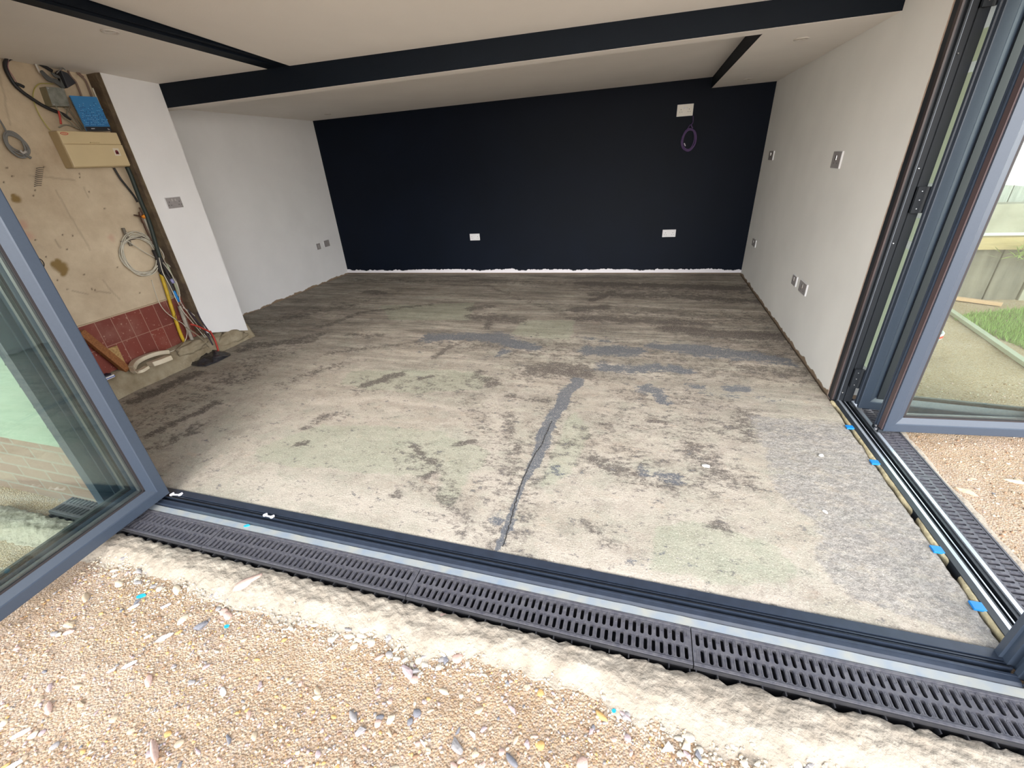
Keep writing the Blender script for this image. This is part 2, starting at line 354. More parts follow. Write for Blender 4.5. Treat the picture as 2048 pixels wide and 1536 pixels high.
    c = mix(math_('MULTIPLY', ramp(nz(190, 4, rough=.7), .56, .66), .6), c, (.74, .67, .58))
    c = mix(math_('MULTIPLY', ramp(nz(150, 4, rough=.7, loc=(3,3,3)), .55, .66), .5), c, (.17, .14, .12))
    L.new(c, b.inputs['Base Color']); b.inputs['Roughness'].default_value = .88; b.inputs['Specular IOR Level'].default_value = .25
    h = math_('ADD', nz(120, 5), math_('MULTIPLY', nz(45, 5), math_('ADD', .6, math_('MULTIPLY', attr('agg'), 2.5))))
    bp = N.new('ShaderNodeBump'); bp.inputs['Strength'].default_value = .45; bp.inputs['Distance'].default_value = .006; L.new(h, bp.inputs['Height']); L.new(bp.outputs[0], b.inputs['Normal'])
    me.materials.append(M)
    # the open crack running to the front edge
    pts = [V2(F(*p)) for p in ((1104, 842), (1092, 868), (1082, 892), (1072, 905), (1060, 928), (1050, 950), (1042, 968), (1037, 985), (1030, 1008), (1022, 1040), (1014, 1066), (1006, 1094))]
    bm = bmesh.new(); prev = None
    fine = smooth_path([Vector((p.x, p.y, 0)) for p in pts], 8)
    for i, p in enumerate(fine):
        wj = .0022+.0016*noise.noise(Vector((i*.9, 0, 1))); jx = .006*noise.noise(Vector((i*.6, 3, 0)))
        cur = [bm.verts.new((p.x+jx-wj, p.y, .0012)), bm.verts.new((p.x+jx+wj, p.y, .0012))]
        if prev: bm.faces.new((prev[0], prev[1], cur[1], cur[0]))
        prev = cur
    struct('floor_crack', bm, mat('crack_black', (.03, .027, .025), .95))
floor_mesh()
# loose chips on the floor
for i, (px, py, r, c, lab) in enumerate([(1412, 932, .016, (.75,.75,.72), 'white plaster chip lying alone mid floor, right of the crack'), (1642, 911, .012, (.75,.75,.72), 'white plaster chip on the rough grey patch, upper of two'),
        (1650, 1024, .010, (.72,.72,.70), 'small white plaster chip on the rough grey patch, lower of two'), (1004, 796, .008, (.05,.05,.05), 'tiny black scrap on the concrete floor')]):
    if py == 796: px, py = 1062, 674
    bm = bmesh.new(); bmesh.ops.create_icosphere(bm, subdivisions=2, radius=r)
    for v in bm.verts: v.co *= 1+.35*noise.noise(v.co*120+Vector((i, 0, 0))); v.co.z *= .22
    o = link('plaster_chip' if i < 3 else 'black_scrap', bm, mat('chip%d' % i, c, .8), smooth=True); p = F(px, py); o.location = (p.x, p.y, .002); o.rotation_euler.z = i; o.scale = (1.3, .9, 1); tag(o, lab, 'chip' if i < 3 else 'scrap')

# ------------------------------------------------------------------ WALLS
# back wall: navy paint that stops ragged just above the floor
def backwall():
    bm = bmesh.new()
    hexa(bm, [(XL-.1, Yb(XL), -.1), (XR+.1, Yb(XR), -.1), (XR+.1, Yb(XR)+.15, -.1), (XL-.1, Yb(XL)+.15, -.1), (XL-.1, Yb(XL), TOP), (XR+.1, Yb(XR), TOP), (XR+.1, Yb(XR)+.15, TOP), (XL-.1, Yb(XL)+.15, TOP)])
    M = bpy.data.materials.new('navy_wall_ragged'); M.use_nodes = True; t = M.node_tree; N = t.nodes; L = t.links; b = N['Principled BSDF']
    tc = N.new('ShaderNodeTexCoord'); s = N.new('ShaderNodeSeparateXYZ'); L.new(tc.outputs['Object'], s.inputs[0])
    mp = N.new('ShaderNodeMapping'); mp.inputs['Scale'].default_value = (1, 1, .25); L.new(tc.outputs['Object'], mp.inputs[0])
    n = N.new('ShaderNodeTexNoise'); n.inputs['Scale'].default_value = 5; n.inputs['Detail'].default_value = 8; n.inputs['Roughness'].default_value = .7; L.new(mp.outputs[0], n.inputs['Vector'])
    ad = N.new('ShaderNodeMath'); ad.operation = 'MULTIPLY_ADD'; L.new(n.outputs[0], ad.inputs[0]); ad.inputs[1].default_value = -.15; L.new(s.outputs[2], ad.inputs[2])
    r = N.new('ShaderNodeValToRGB'); r.color_ramp.elements[0].position = .0; r.color_ramp.elements[1].position = .0
    mr = N.new('ShaderNodeMapRange'); mr.inputs[1].default_value = -.022; mr.inputs[2].default_value = -.016; L.new(ad.outputs[0], mr.inputs[0])
    n2 = N.new('ShaderNodeTexNoise'); n2.inputs['Scale'].default_value = 2; n2.inputs['Detail'].default_value = 6; L.new(tc.outputs['Object'], n2.inputs['Vector'])
    r2 = N.new('ShaderNodeValToRGB'); r2.color_ramp.elements[0].color = (.0022, .0042, .0085, 1); r2.color_ramp.elements[1].color = (.0036, .0070, .0165, 1); L.new(n2.outputs[0], r2.inputs[0])
    mx = N.new('ShaderNodeMixRGB'); mx.inputs[1].default_value = (.70, .68, .72, 1); L.new(mr.outputs[0], mx.inputs[0]); L.new(r2.outputs[0], mx.inputs[2])
    m2 = N.new('ShaderNodeMapRange'); m2.inputs[1].default_value = .010; m2.inputs[2].default_value = .014; L.new(s.outputs[2], m2.inputs[0])
    mb = N.new('ShaderNodeMixRGB'); mb.inputs[1].default_value = (.16, .12, .09, 1); L.new(m2.outputs[0], mb.inputs[0]); L.new(mx.outputs[0], mb.inputs[2])
    L.new(mb.outputs[0], b.inputs['Base Color']); b.inputs['Roughness'].default_value = .55; b.inputs['Specular IOR Level'].default_value = .12
    struct('wall_back', bm, M)
backwall()
def foot_wall_mat(name, col):
    M = mat(name, col, .85, 0, .3, 3, .06, bump=.06, bscale=120); t = M.node_tree; N = t.nodes; L = t.links; b = N['Principled BSDF']
    src = b.inputs['Base Color'].links[0].from_socket
    tc = N.new('ShaderNodeTexCoord'); s = N.new('ShaderNodeSeparateXYZ'); L.new(tc.outputs['Object'], s.inputs[0])
    n = N.new('ShaderNodeTexNoise'); n.inputs['Scale'].default_value = 9; n.inputs['Detail'].default_value = 8; L.new(tc.outputs['Object'], n.inputs['Vector'])
    ad = N.new('ShaderNodeMath'); ad.operation = 'MULTIPLY_ADD'; L.new(n.outputs[0], ad.inputs[0]); ad.inputs[1].default_value = -.075; L.new(s.outputs[2], ad.inputs[2])
    mr = N.new('ShaderNodeMapRange'); mr.inputs[1].default_value = -.024; mr.inputs[2].default_value = -.018; L.new(ad.outputs[0], mr.inputs[0])
    mx = N.new('ShaderNodeMixRGB'); mx.inputs[1].default_value = (.26, .19, .13, 1); L.new(mr.outputs[0], mx.inputs[0]); L.new(src, mx.inputs[2]); L.new(mx.outputs[0], b.inputs['Base Color'])
    return M
WALLR = foot_wall_mat('white_wall_right', (.80, .79, .76)); WALLL = foot_wall_mat('white_wall_left', (.80, .80, .81))
bm = bmesh.new(); hexa(bm, [(XR, 2.845, -.1), (1.36, 2.845, -.1), (1.36, 6.3, -.1), (XR, 6.3, -.1), (XR, 2.845, TOP), (1.36, 2.845, TOP), (1.36, 6.3, TOP), (XR, 6.3, TOP)])
struct('wall_right', bm, WALLR)
# raw plaster edge at the end of the right wall, slightly ragged
bm = bmesh.new()
zz = [-.02+i*.035 for i in range(66)]
R = []
for i, z in enumerate(zz):
    a = .006*noise.noise(Vector((0, 3, z*9))); b_ = .010*noise.noise(Vector((0, 7, z*7)))
    R.append([bm.verts.new(p) for p in ((XR-.003, 2.862+a, z), (XR-.003, 2.832+b_, z), (XR+.02, 2.828+b_, z), (XR+.02, 2.862+a, z))])
for a, b_ in zip(R, R[1:]):
    for j in range(4): bm.faces.new((a[j], a[(j+1) % 4], b_[(j+1) % 4], b_[j]))
tag(link('trim_1', bm, PLAST, smooth=False), kind='structure')
bm = bmesh.new(); box(bm, (XL-.12, 3.17, -.1), (XL, 6.1, TOP)); struct('wall_left', bm, WALLL)
# boxed-out wall left of the recess (socket on it), its left end left open
bm = bmesh.new()
x0, x1 = XP-.05, XP
hexa(bm, [(x0, YP0, .205), (x1, YP0, .205), (x1, 3.19, .075), (x0, 3.19, .075), (x0, YP0, TOP), (x1, YP0, TOP), (x1, 3.19, TOP), (x0, 3.19, TOP)])
box(bm, (XL, 3.165, -.02), (XP-.05, 3.19, TOP))
struct('wall_pier', bm, WALLL)
bm = bmesh.new()
R = []
for i in range(60):
    z = .20+i*.0345; a = .012*noise.noise(Vector((2, 3, z*6))); b_ = .004*noise.noise(Vector((2, 7, z*30)))
    R.append([bm.verts.new(p) for p in ((XP-.002, YP0-.004+b_, z), (XP-.035, YP0-.012+b_, z), (XP-.128+a*.3, YP0-.008, z), (XP-.128+a*.3, YP0+.04, z), (XP-.002, YP0+.03, z))])
for a, b_ in zip(R, R[1:]):
    for j in range(5): bm.faces.new((a[j], a[(j+1) % 5], b_[(j+1) % 5], b_[j]))
tag(link('trim_2', bm, BATTEN), kind='structure')

# stripped wall
def stripped():
    y0, y1, z0, z1 = 1.2, 3.17, .08, 2.35; st = .008
    ny = int((y1-y0)/st); nzn = int((z1-z0)/st)
    W2 = lambda px, py: Vector((P(px, py, 'x', XS).y, P(px, py, 'x', XS).z))
    holes = [(66,391),(179,384),(134,499),(145,471),(126,470),(168,549),(135,578),(115,560),(93,514),(72,480),(184,578),(280,586),(88,333),(170,330),(160,348),(210,417),(70,380),(235,535),(14,336),(8,365),(25,352),(160,355),(190,580)]
    st_ = [(122,533,.045),(112,528,.03),(130,540,.03),(128,545,.03),(31,397,.022),(27,391,.015),(118,520,.02)]
    ST = [(W2(a, b), r) for a, b, r in st_]; HO = [W2(a, b) for a, b in holes]
    cr = [(W2(110,380), W2(180,500)), (W2(60,352), W2(150,360)), (W2(0,150), W2(20,250)), (W2(205,560), W2(240,600)),(W2(168,375),W2(176,395))]
    sm = [(W2(145,582), W2(175,588)), (W2(190,582), W2(222,586)),(W2(110,480),W2(120,495))]
    rd = [(W2(222,475), .03), (W2(55,470), .04), (W2(45,450), .03)]
    bm = bmesh.new(); G = []; A = []
    for j in range(nzn+1):
        row = []
        for i in range(ny+1):
            y = y0+i*st; z = z0+j*st; p = Vector((y, z)); n3 = noise.noise_vector(Vector((y*16, z*16, 1)))*.02; q = p+Vector((n3.x, n3.y))
            s = max([0]+[1-sstep(r*.6, r*1.25, (q-c).length) for c, r in ST])
            h = max([0]+[1-sstep(.002, .0075, (p-c).length) for c in HO])
            q2 = p+Vector((n3.x, n3.y))*.35; k = max([0]+[.38*(1-sstep(.001, .009, seg_d(q2, a, b)[0])) for a, b in cr]+[.5*(1-sstep(.001, .009, seg_d(q2, a, b)[0])) for a, b in sm])
            rr = max([0]+[.5*(1-sstep(r*.2, r*1.2, (q-c).length)) for c, r in rd])
            x = XS+.006*noise.noise(Vector((y*2.5, z*2.5, 3)))-.008*h-.004*s
            row.append(bm.verts.new((x, y, z))); A.append((s, h, k, rr))
        G.append(row)
    for j in range(nzn):
        for i in range(ny): bm.faces.new((G[j][i], G[j][i+1], G[j+1][i+1], G[j+1][i]))
    me = bpy.data.meshes.new('wall_stripped'); bm.to_mesh(me); bm.free()
    for k, nm in enumerate(('stain', 'hole', 'crack', 'pink')):
        a = me.attributes.new(nm, 'FLOAT', 'POINT'); a.data.foreach_set('value', [t[k] for t in A])
    for p in me.polygons: p.use_smooth = True
    o = bpy.data.objects.new('wall_stripped', me); COL.objects.link(o); o['kind'] = 'structure'
    M = bpy.data.materials.new('old_cream_plaster'); M.use_nodes = True; t = M.node_tree; N = t.nodes; L = t.links; b = N['Principled BSDF']
    tc = N.new('ShaderNodeTexCoord')
    n = N.new('ShaderNodeTexNoise'); n.inputs['Scale'].default_value = 2.6; n.inputs['Detail'].default_value = 8; n.inputs['Roughness'].default_value = .65; L.new(tc.outputs['Object'], n.inputs['Vector'])
    r = N.new('ShaderNodeValToRGB'); r.color_ramp.elements[0].position = .3; r.color_ramp.elements[1].position = .62; r.color_ramp.elements[0].color = (.42, .33, .23, 1); r.color_ramp.elements[1].color = (.62, .52, .38, 1); L.new(n.outputs[0], r.inputs[0])
    c = r.outputs[0]
    for nm, col in (('pink', (.50,.26,.20)), ('crack', (.22,.17,.12)), ('stain', (.24,.16,.06)), ('hole', (.05,.03,.02))):
        at = N.new('ShaderNodeAttribute'); at.attribute_name = nm; mx = N.new('ShaderNodeMixRGB'); L.new(at.outputs['Fac'], mx.inputs[0]); L.new(c, mx.inputs[1]); mx.inputs[2].default_value = (*col, 1); c = mx.outputs[0]
    L.new(c, b.inputs['Base Color']); b.inputs['Roughness'].default_value = .9
    n2 = N.new('ShaderNodeTexNoise'); n2.inputs['Scale'].default_value = 25; n2.inputs['Detail'].default_value = 8; L.new(tc.outputs['Object'], n2.inputs['Vector'])
    bp = N.new('ShaderNodeBump'); bp.inputs['Strength'].default_value = .3; bp.inputs['Distance'].default_value = .01; L.new(n2.outputs[0], bp.inputs['Height']); L.new(bp.outputs[0], b.inputs['Normal'])
    me.materials.append(M)
    bm = bmesh.new(); box(bm, (XS-.2, 1.2, -.1), (XS-.02, 3.3, TOP)); struct('wall_stripped_core', bm, BATTEN)
stripped()
# red tiled dado on the stripped wall
def tilemat():
    M = bpy.data.materials.new('red_quarry_tiles'); M.use_nodes = True; t = M.node_tree; N = t.nodes; L = t.links; b = N['Principled BSDF']
    tc = N.new('ShaderNodeTexCoord'); s = N.new('ShaderNodeSeparateXYZ'); cb = N.new('ShaderNodeCombineXYZ'); L.new(tc.outputs['Object'], s.inputs[0])
    L.new(s.outputs[1], cb.inputs[0]); L.new(s.outputs[2], cb.inputs[1])
    mp = N.new('ShaderNodeMapping'); mp.inputs['Location'].default_value = (.055, -.156, 0); L.new(cb.outputs[0], mp.inputs[0])
    br = N.new('ShaderNodeTexBrick'); br.offset = 0; br.inputs['Scale'].default_value = 1; br.inputs['Brick Width'].default_value = .1115; br.inputs['Row Height'].default_value = .198; br.inputs['Mortar Size'].default_value = .0028; br.inputs['Mortar Smooth'].default_value = .3
    br.inputs['Color1'].default_value = (.205, .040, .026, 1); br.inputs['Color2'].default_value = (.16, .036, .026, 1); br.inputs['Mortar'].default_value = (.34, .20, .15, 1); L.new(mp.outputs[0], br.inputs['Vector'])
    n = N.new('ShaderNodeTexNoise'); n.inputs['Scale'].default_value = 55; n.inputs['Detail'].default_value = 3; L.new(tc.outputs['Object'], n.inputs['Vector'])
    r = N.new('ShaderNodeValToRGB'); r.color_ramp.elements[0].position = .66; r.color_ramp.elements[1].position = .70; L.new(n.outputs[0], r.inputs[0])
    mx = N.new('ShaderNodeMixRGB'); L.new(r.outputs[0], mx.inputs[0]); L.new(br.outputs[0], mx.inputs[1]); mx.inputs[2].default_value = (.40, .24, .18, 1)
    n3 = N.new('ShaderNodeTexNoise'); n3.inputs['Scale'].default_value = 6; n3.inputs['Detail'].default_value = 7; L.new(tc.outputs['Object'], n3.inputs['Vector'])
    m3 = N.new('ShaderNodeMixRGB'); r3 = N.new('ShaderNodeValToRGB'); r3.color_ramp.elements[0].position = .5; r3.color_ramp.elements[1].position = .8; r3.color_ramp.elements[1].color = (.5,.5,.5,1); L.new(n3.outputs[0], r3.inputs[0]); L.new(r3.outputs[0], m3.inputs[0]); L.new(mx.outputs[0], m3.inputs[1]); m3.inputs[2].default_value = (.32, .17, .13, 1)
    L.new(m3.outputs[0], b.inputs['Base Color']); b.inputs['Roughness'].default_value = .6
    return M
bm = bmesh.new(); box(bm, (XS-.01, 1.2, .08), (XS+.008, 3.16, .552)); struct('trim_3', bm, tilemat())
bm = bmesh.new(); box(bm, (XS-.01, 1.2, .552), (XS+.012, 3.1, .560)); struct('trim_4', bm, mat('plaster_lip', (.45, .36, .25), .9))

# rough concrete curb at the foot of the stripped wall, running under the pier
def curb():
    bm = bmesh.new(); ys = [1.25+i*.02 for i in range(100)]
    prof = [(XS-.02, .168), (XS+.03, .164), (XS+.06, .156), (XS+.09, .138), (XS+.115, .108), (XS+.132, .066), (XS+.145, .024), (XS+.155, -.02)]
    R = []
    for y in ys:
        row = []
        for k, (x, z) in enumerate(prof):
            n1 = noise.noise(Vector((x*6, y*6, z*6))); n2 = noise.noise(Vector((x*25, y*25, z*25+5)))
            lump = .02*sstep(.0, .3, n1)
            row.append(bm.verts.new((x+(.014*n1+.006*n2)*(k > 1), y, z+(.012*n1+.005*n2+lump*.4 if 0 < k < 7 else 0))))
        R.append(row)
    for a, b_ in zip(R, R[1:]):
        for j in range(len(prof)-1): bm.faces.new((a[j], a[j+1], b_[j+1], b_[j]))
    bm.faces.new(R[-1]); bm.faces.new(R[0][::-1])
    o = struct('trim_5', bm, CURB)
    for p in o.data.polygons: p.use_smooth = True
curb()

# ------------------------------------------------------------------ CEILINGS
def slab(name, pts, th, m):
    """pts: outline of an underside (x,y,z); thickened upwards"""
    bm = bmesh.new(); A = [bm.verts.new(p) for p in pts]; B = [bm.verts.new((p[0], p[1], p[2]+th)) for p in pts]; n = len(pts)
    bm.faces.new(A); bm.faces.new(B[::-1])
    for i in range(n): bm.faces.new((A[i], A[(i+1) % n], B[(i+1) % n], B[i]))
    return struct(name, bm, m)
XB0, XB1 = -2.765, -2.615     # dark band in the front ceiling (left edge / fold)
zl = lambda x, y: 2.147+.050*(Yf(x)-y)
zc = lambda x, y: 2.148+.100*(Yf(x)-y)
XBL0, XBL1 = -2.83, -2.745
# band edges are not quite parallel to the wall: near ends lie further left
bl = lambda y, a, b_: a+(b_-a)*(3.25-y)/(3.25-1.80)
yN = 1.10; yE = 3.52
pz = lambda f, x, y, d=0: (x, y, f(x, y)+d)
XN = {'lo': -2.857, 'fold': -2.789, 'top': -2.82}      # x of the three band edges at the front wall
XE = {'lo': -2.765, 'fold': -2.645, 'top': -2.572}    # and at the fascia
slab('ceiling_front_left', [pz(zl, XS-.1, yN), pz(zl, XN['lo'], yN), pz(zl, XE['lo'], Yf(XE['lo'])), pz(zl, XS-.1, Yf(XS-.1))], .06, CEILM)
slab('ceiling_band', [pz(zl, XN['lo'], yN), pz(zl, XN['fold'], yN), pz(zl, XE['fold'], Yf(XE['fold'])), pz(zl, XE['lo'], Yf(XE['lo']))], .02, DARKP)
bm = bmesh.new()
a0 = pz(zl, XN['fold'], yN); a1 = pz(zl, XE['fold'], Yf(XE['fold'])); b0 = pz(zc, XN['top'], yN); b1 = pz(zc, XE['top'], Yf(XE['top'])+.004)
o_ = (-.012, 0, .012); off = lambda p: (p[0]+o_[0], p[1], p[2]+o_[2])
hexa(bm, [a0, a1, off(a1), off(a0), b0, b1, off(b1), off(b0)]); struct('ceiling_band_side', bm, DARKP)
slab('ceiling_front', [pz(zc, XN['top']-.01, yN), pz(zc, 1.36, yN), pz(zc, 1.36, Yf(1.36)+.012), pz(zc, XE['top']-.01, Yf(XE['top'])+.012)], .06, CEILM)
# dark fascia
bm = bmesh.new(); x0, x1 = XP, XR
hexa(bm, [(x0, Yf(x0), zs(x0)), (x1, Yf(x1), zs(x1)), (x1, Yf(x1)+.02, zs(x1)), (x0, Yf(x0)+.02, zs(x0)), (x0, Yf(x0), 2.20), (x1, Yf(x1), 2.20), (x1, Yf(x1)+.02, 2.20), (x0, Yf(x0)+.02, 2.20)])
struct('ceiling_fascia', bm, DARKP)
# white soffit strip behind the fascia, soffit at the right, recess
slab('ceiling_soffit_strip', [(XP-.01, Yf(XP)+.004, zs(XP)-.001), (XREC, Yf(XREC)+.004, zs(XREC)-.001), (XREC, Yf(XREC)+.135, zs(XREC)-.001), (XP-.01, Yf(XP)+.135, zs(XP)-.001)], .3, CEILM)
slab('ceiling_soffit_strip_end', [(XL, Yf(XL)+.01, zs(XP)-.001), (XP-.01, Yf(XP)+.0, zs(XP)-.001), (XP-.01, Yf(XP)+.135, zs(XP)-.001), (XL, Yf(XL)+.135, zs(XL)-.001)], .3, CEILM)
slab('ceiling_soffit', [(XREC, Yf(XREC)+.004, zs(XREC)-.001), (XR+.02, Yf(XR)+.005, zs(XR)-.001), (XR+.02, Yb(XR)+.01, zs(XR)-.001), (XREC, Yb(XREC)+.01, zs(XREC)-.001)], .3, CEILM)
slab('ceiling_recess', [(XL-.02, Yf(XL)+.1, zr(XL)), (XREC+.01, Yf(XREC)+.1, zr(XREC)), (XREC+.01, Yb(XREC)+.01, zr(XREC)), (XL-.02, Yb(XL)+.01, zr(XL))], .06, CEILM)
bm = bmesh.new(); y0_, y1_ = Yf(XREC)+.13, Yb(XREC)
hexa(bm, [(XREC-.004, y0_, zs(XREC)-.002), (XREC+.001, y0_, zs(XREC)-.002), (XREC+.001, y1_, zs(XREC)-.002), (XREC-.004, y1_, zs(XREC)-.002), (XREC-.004, y0_, zr(XREC)), (XREC+.001, y0_, zr(XREC)), (XREC+.001, y1_, zr(XREC)), (XREC-.004, y1_, zr(XREC))])
struct('ceiling_recess_side', bm, DARKP)
bm = bmesh.new(); box(bm, (-4.6, 1.0, TOP-.05), (1.5, 6.3, TOP+.1)); struct('roof', bm, BATTEN)

# downlights
def downlight(p, slope, label, r=.042):
    t = thing('downlight', label, 'light', p)
    t.rotation_euler = (slope, 0, 0)
    bm = bmesh.new(); n = 28; prof = [(r, 0), (r*.97, -.004), (r*.80, -.005), (r*.66, -.002), (r*.60, .006)]
    R = [[bm.verts.new((math.cos(2*math.pi*i/n)*a, math.sin(2*math.pi*i/n)*a, z)) for i in range(n)] for a, z in prof]
    for a, b_ in zip(R, R[1:]):
        for j in range(n): bm.faces.new((a[j], a[(j+1) % n], b_[(j+1) % n], b_[j]))
    o = link('trim_ring', bm, mat('lamp_trim', (.62, .58, .53), .4), None, smooth=True); o.parent = t
    bm = bmesh.new(); cyl(bm, (0, 0, -.001), r*.55, .006, 'z', 20); o = link('lamp_face', bm, mat('lamp_glass', (.50, .46, .41), .3)); o.parent = t
    bm = bmesh.new(); cyl(bm, (0, 0, -.003), r*.3, .003, 'z', 16); o = link('lamp_lens', bm, mat('lamp_lens', (.66, .62, .56), .2)); o.parent = t
pt = F(220, 62, 2.24); pt = F(220, 62, zl(pt.x, pt.y)); pt = F(220, 62, zl(pt.x, pt.y)); pt.z = zl(pt.x, pt.y)-.001
downlight(pt, -.05, 'round recessed ceiling downlight beside the long dark ceiling band, above the fuse box')
pt = F(1603, 77, 2.027); downlight(Vector((pt.x, pt.y, zs(pt.x)-.001)), 0, 'round recessed downlight in the lower soffit nearest the right glass door', .045)
pt = F(1497, 158, 2.025); downlight(Vector((pt.x, pt.y, zs(pt.x)-.001)), 0, 'round recessed downlight in the lower soffit near the navy back wall', .045)
pt = F(655, 228, 2.09); downlight(Vector((pt.x, pt.y, zr(pt.x)-.001)), 0, 'round recessed downlight in the far left corner of the ceiling')

# ------------------------------------------------------------------ SOCKETS AND PLATES
def plate(name, label, origin, axis, wdt, hgt, face, kind, parts, group=None):
    """axis: 'y' = mounted on back wall facing -y, 'x+' on a wall facing +x, 'x-' facing -x. local: u right, v up, w out"""
    t = thing(name, label, 'socket' if 'socket' in name else ('switch' if 'switch' in name else 'wall plate'), origin, group)
    ax = {'y': (Vector((1, .0384, 0)).normalized(), Vector((.0384, -1, 0)).normalized()), 'x+': (Vector((0, 1, 0)), Vector((1, 0, 0))), 'x-': (Vector((0, -1, 0)), Vector((-1, 0, 0)))}[axis]
    U, Wv = ax; Z = Vector((0, 0, 1))
    def bxl(bm, u0, u1, v0, v1, w0, w1):
        hexa(bm, [U*a+Z*b+Wv*c for c in (w0, w1) for a, b in ((u0, v0), (u1, v0), (u1, v1), (u0, v1))])
    bm = bmesh.new(); bxl(bm, -wdt/2, wdt/2, -hgt/2, hgt/2, 0, .010)
    o = link('back_box', bm, PLATEW, bevel=.002); o.parent = t
    bm = bmesh.new(); bxl(bm, -wdt/2+.003, wdt/2-.003, -hgt/2+.003, hgt/2-.003, .010, .0125)
    o = link('faceplate', bm, face, bevel=.001); o.parent = t
    for (pn, u, v, a, b, dep, mm) in parts:
        bm = bmesh.new(); bxl(bm, u-a/2, u+a/2, v-b/2, v+b/2, .012, .012+dep); o = link(pn, bm, mm, bevel=min(a, b)*.15); o.parent = t
    return t
def dbl(face, sw):
    L = []
    for s in (-1, 1):
        L.append(('rocker_switch', s*.014, .022, .012, .018, .004, sw))
        u = s*.044
        L += [('pin_slot', u, .008, .005, .009, .0012, HOLE), ('pin_slot', u-.011, -.016, .008, .004, .0012, HOLE), ('pin_slot', u+.011, -.016, .008, .004, .0012, HOLE)]
    return L
def onback(px, py): 
    p = P(px, py, 'y', 6.0); return Vector((P(px, py, 'y', Yb(p.x)).x, 0, 0)), p
def backpt(px, py):
    y = 6.0
    for _ in range(4): p = P(px, py, 'y', y); y = Yb(p.x)
    return Vector((p.x, y, p.z))
plate('double_socket', 'white double socket low on the navy wall, left of the two', backpt(950, 474), 'y', .146, .09, PLATEW, 0, dbl(PLATEW, PLATEW))
plate('double_socket', 'white double socket low on the navy wall, right of the two', backpt(1338, 466.5), 'y', .160, .09, PLATEW, 0, dbl(PLATEW, PLATEW))
hp = backpt(1370, 220.5)
plate('double_socket', 'cream-white double socket high on the navy wall above the purple cable', hp, 'y', .172, .116, mat('cream_white', (.72, .69, .62), .4), 0, dbl(PLATEW, PLATEW))
GSW = mat('chrome_rocker', (.6, .58, .57), .25, .8)
p = P(347, 405.5, 'x', XP); plate('double_socket', 'brushed grey double socket on the white wall beside the stripped section', Vector((XP, p.y, p.z)), 'x+', .135, .086, PLATEG, 0, dbl(PLATEG, mat('dim_rocker', (.45, .42, .42), .4)))
p = P(636, 493, 'x', XL); plate('wall_plate', 'small narrow grey wall plate near the far left corner', Vector((XL, p.y, p.z)), 'x+', .085, .086, PLATEG, 0, [('module', 0, 0, .022, .045, .003, mat('module_grey', (.4, .38, .38), .4))])
p = P(652.5, 487, 'x', XL); plate('wall_plate', 'wider blank grey wall plate nearest the navy wall on the left', Vector((XL, p.y, p.z)), 'x+', .12, .09, PLATEG, 0, [('blank_insert', 0, 0, .085, .06, .001, PLATEG)])
def rplate(px, py, wd, hg, lab, nm='wall_switch'):
    p = P(px, py, 'x', XR)
    parts = [('rocker_switch', 0, .012, .022, .032, .006, GSW)]
    if wd > .12: parts += [('pin_slot', -.03, -.02, .008, .005, .001, HOLE), ('pin_slot', .03, -.02, .008, .005, .001, HOLE)]
    plate(nm, lab, Vector((XR, p.y, p.z)), 'x-', wd, hg, PLATEG, 0, parts)
rplate(1544, 311, .19, .088, 'grey switch plate high on the right wall, nearest the navy wall')
rplate(1676, 319.5, .155, .105, 'grey switch plate with metal rocker, high on right wall nearest the glass door')
rplate(1509.5, 485.5, .17, .08, 'grey socket plate low on the right wall, nearest the navy wall', 'single_socket')
rplate(1591, 561, .11, .080, 'narrow grey plate low on the right wall, left of a pair', 'single_socket')
rplate(1608, 575.5, .17, .088, 'wide grey socket plate low on the right wall, right of a pair', 'double_socket')

# purple cable hanging from the high socket
def purple():
    yw = hp.y-.012; c0 = backpt(1377, 280); c0.y -= .02; bm = bmesh.new()
    for k in range(5):
        pts = []
        for i in range(29):
            a = 2*math.pi*i/28; rx, rz = .062+.006*k % .02, .105+.004*math.sin(k*2)
            pts.append(Vector((c0.x+rx*math.cos(a+k)+.008*math.sin(k), c0.y-.004*k, c0.z+rz*math.sin(a+k)+.006*math.cos(k*3))))
        tube(bm, pts, .006, 6, False)
    top = backpt(1386, 232); top.y -= .012
    tube(bm, [top, Vector((top.x+.006, top.y-.01, top.z-.06)), Vector((c0.x+.012, c0.y-.01, c0.z+.15)), Vector((c0.x+.03, c0.y-.014, c0.z+.115))], .0045, 6)
    tube(bm, [Vector((c0.x+.03, c0.y-.014, c0.z+.10)), Vector((c0.x, c0.y-.014, c0.z+.15)), Vector((c0.x-.03, c0.y-.014, c0.z+.10))], .0045, 6)
    o = tag(link('coiled_cable', bm, PURP, smooth=True), 'purple cable in an oval coil hanging on the navy wall', 'cable')
    bm = bmesh.new(); tube(bm, [Vector((c0.x-.045, c0.y-.022, c0.z-.03)), Vector((c0.x-.03, c0.y-.026, c0.z-.06))], .006, 6, False)
    link('cable_tie', bm, mat('tie_white', (.6, .55, .65), .4), o)
purple()

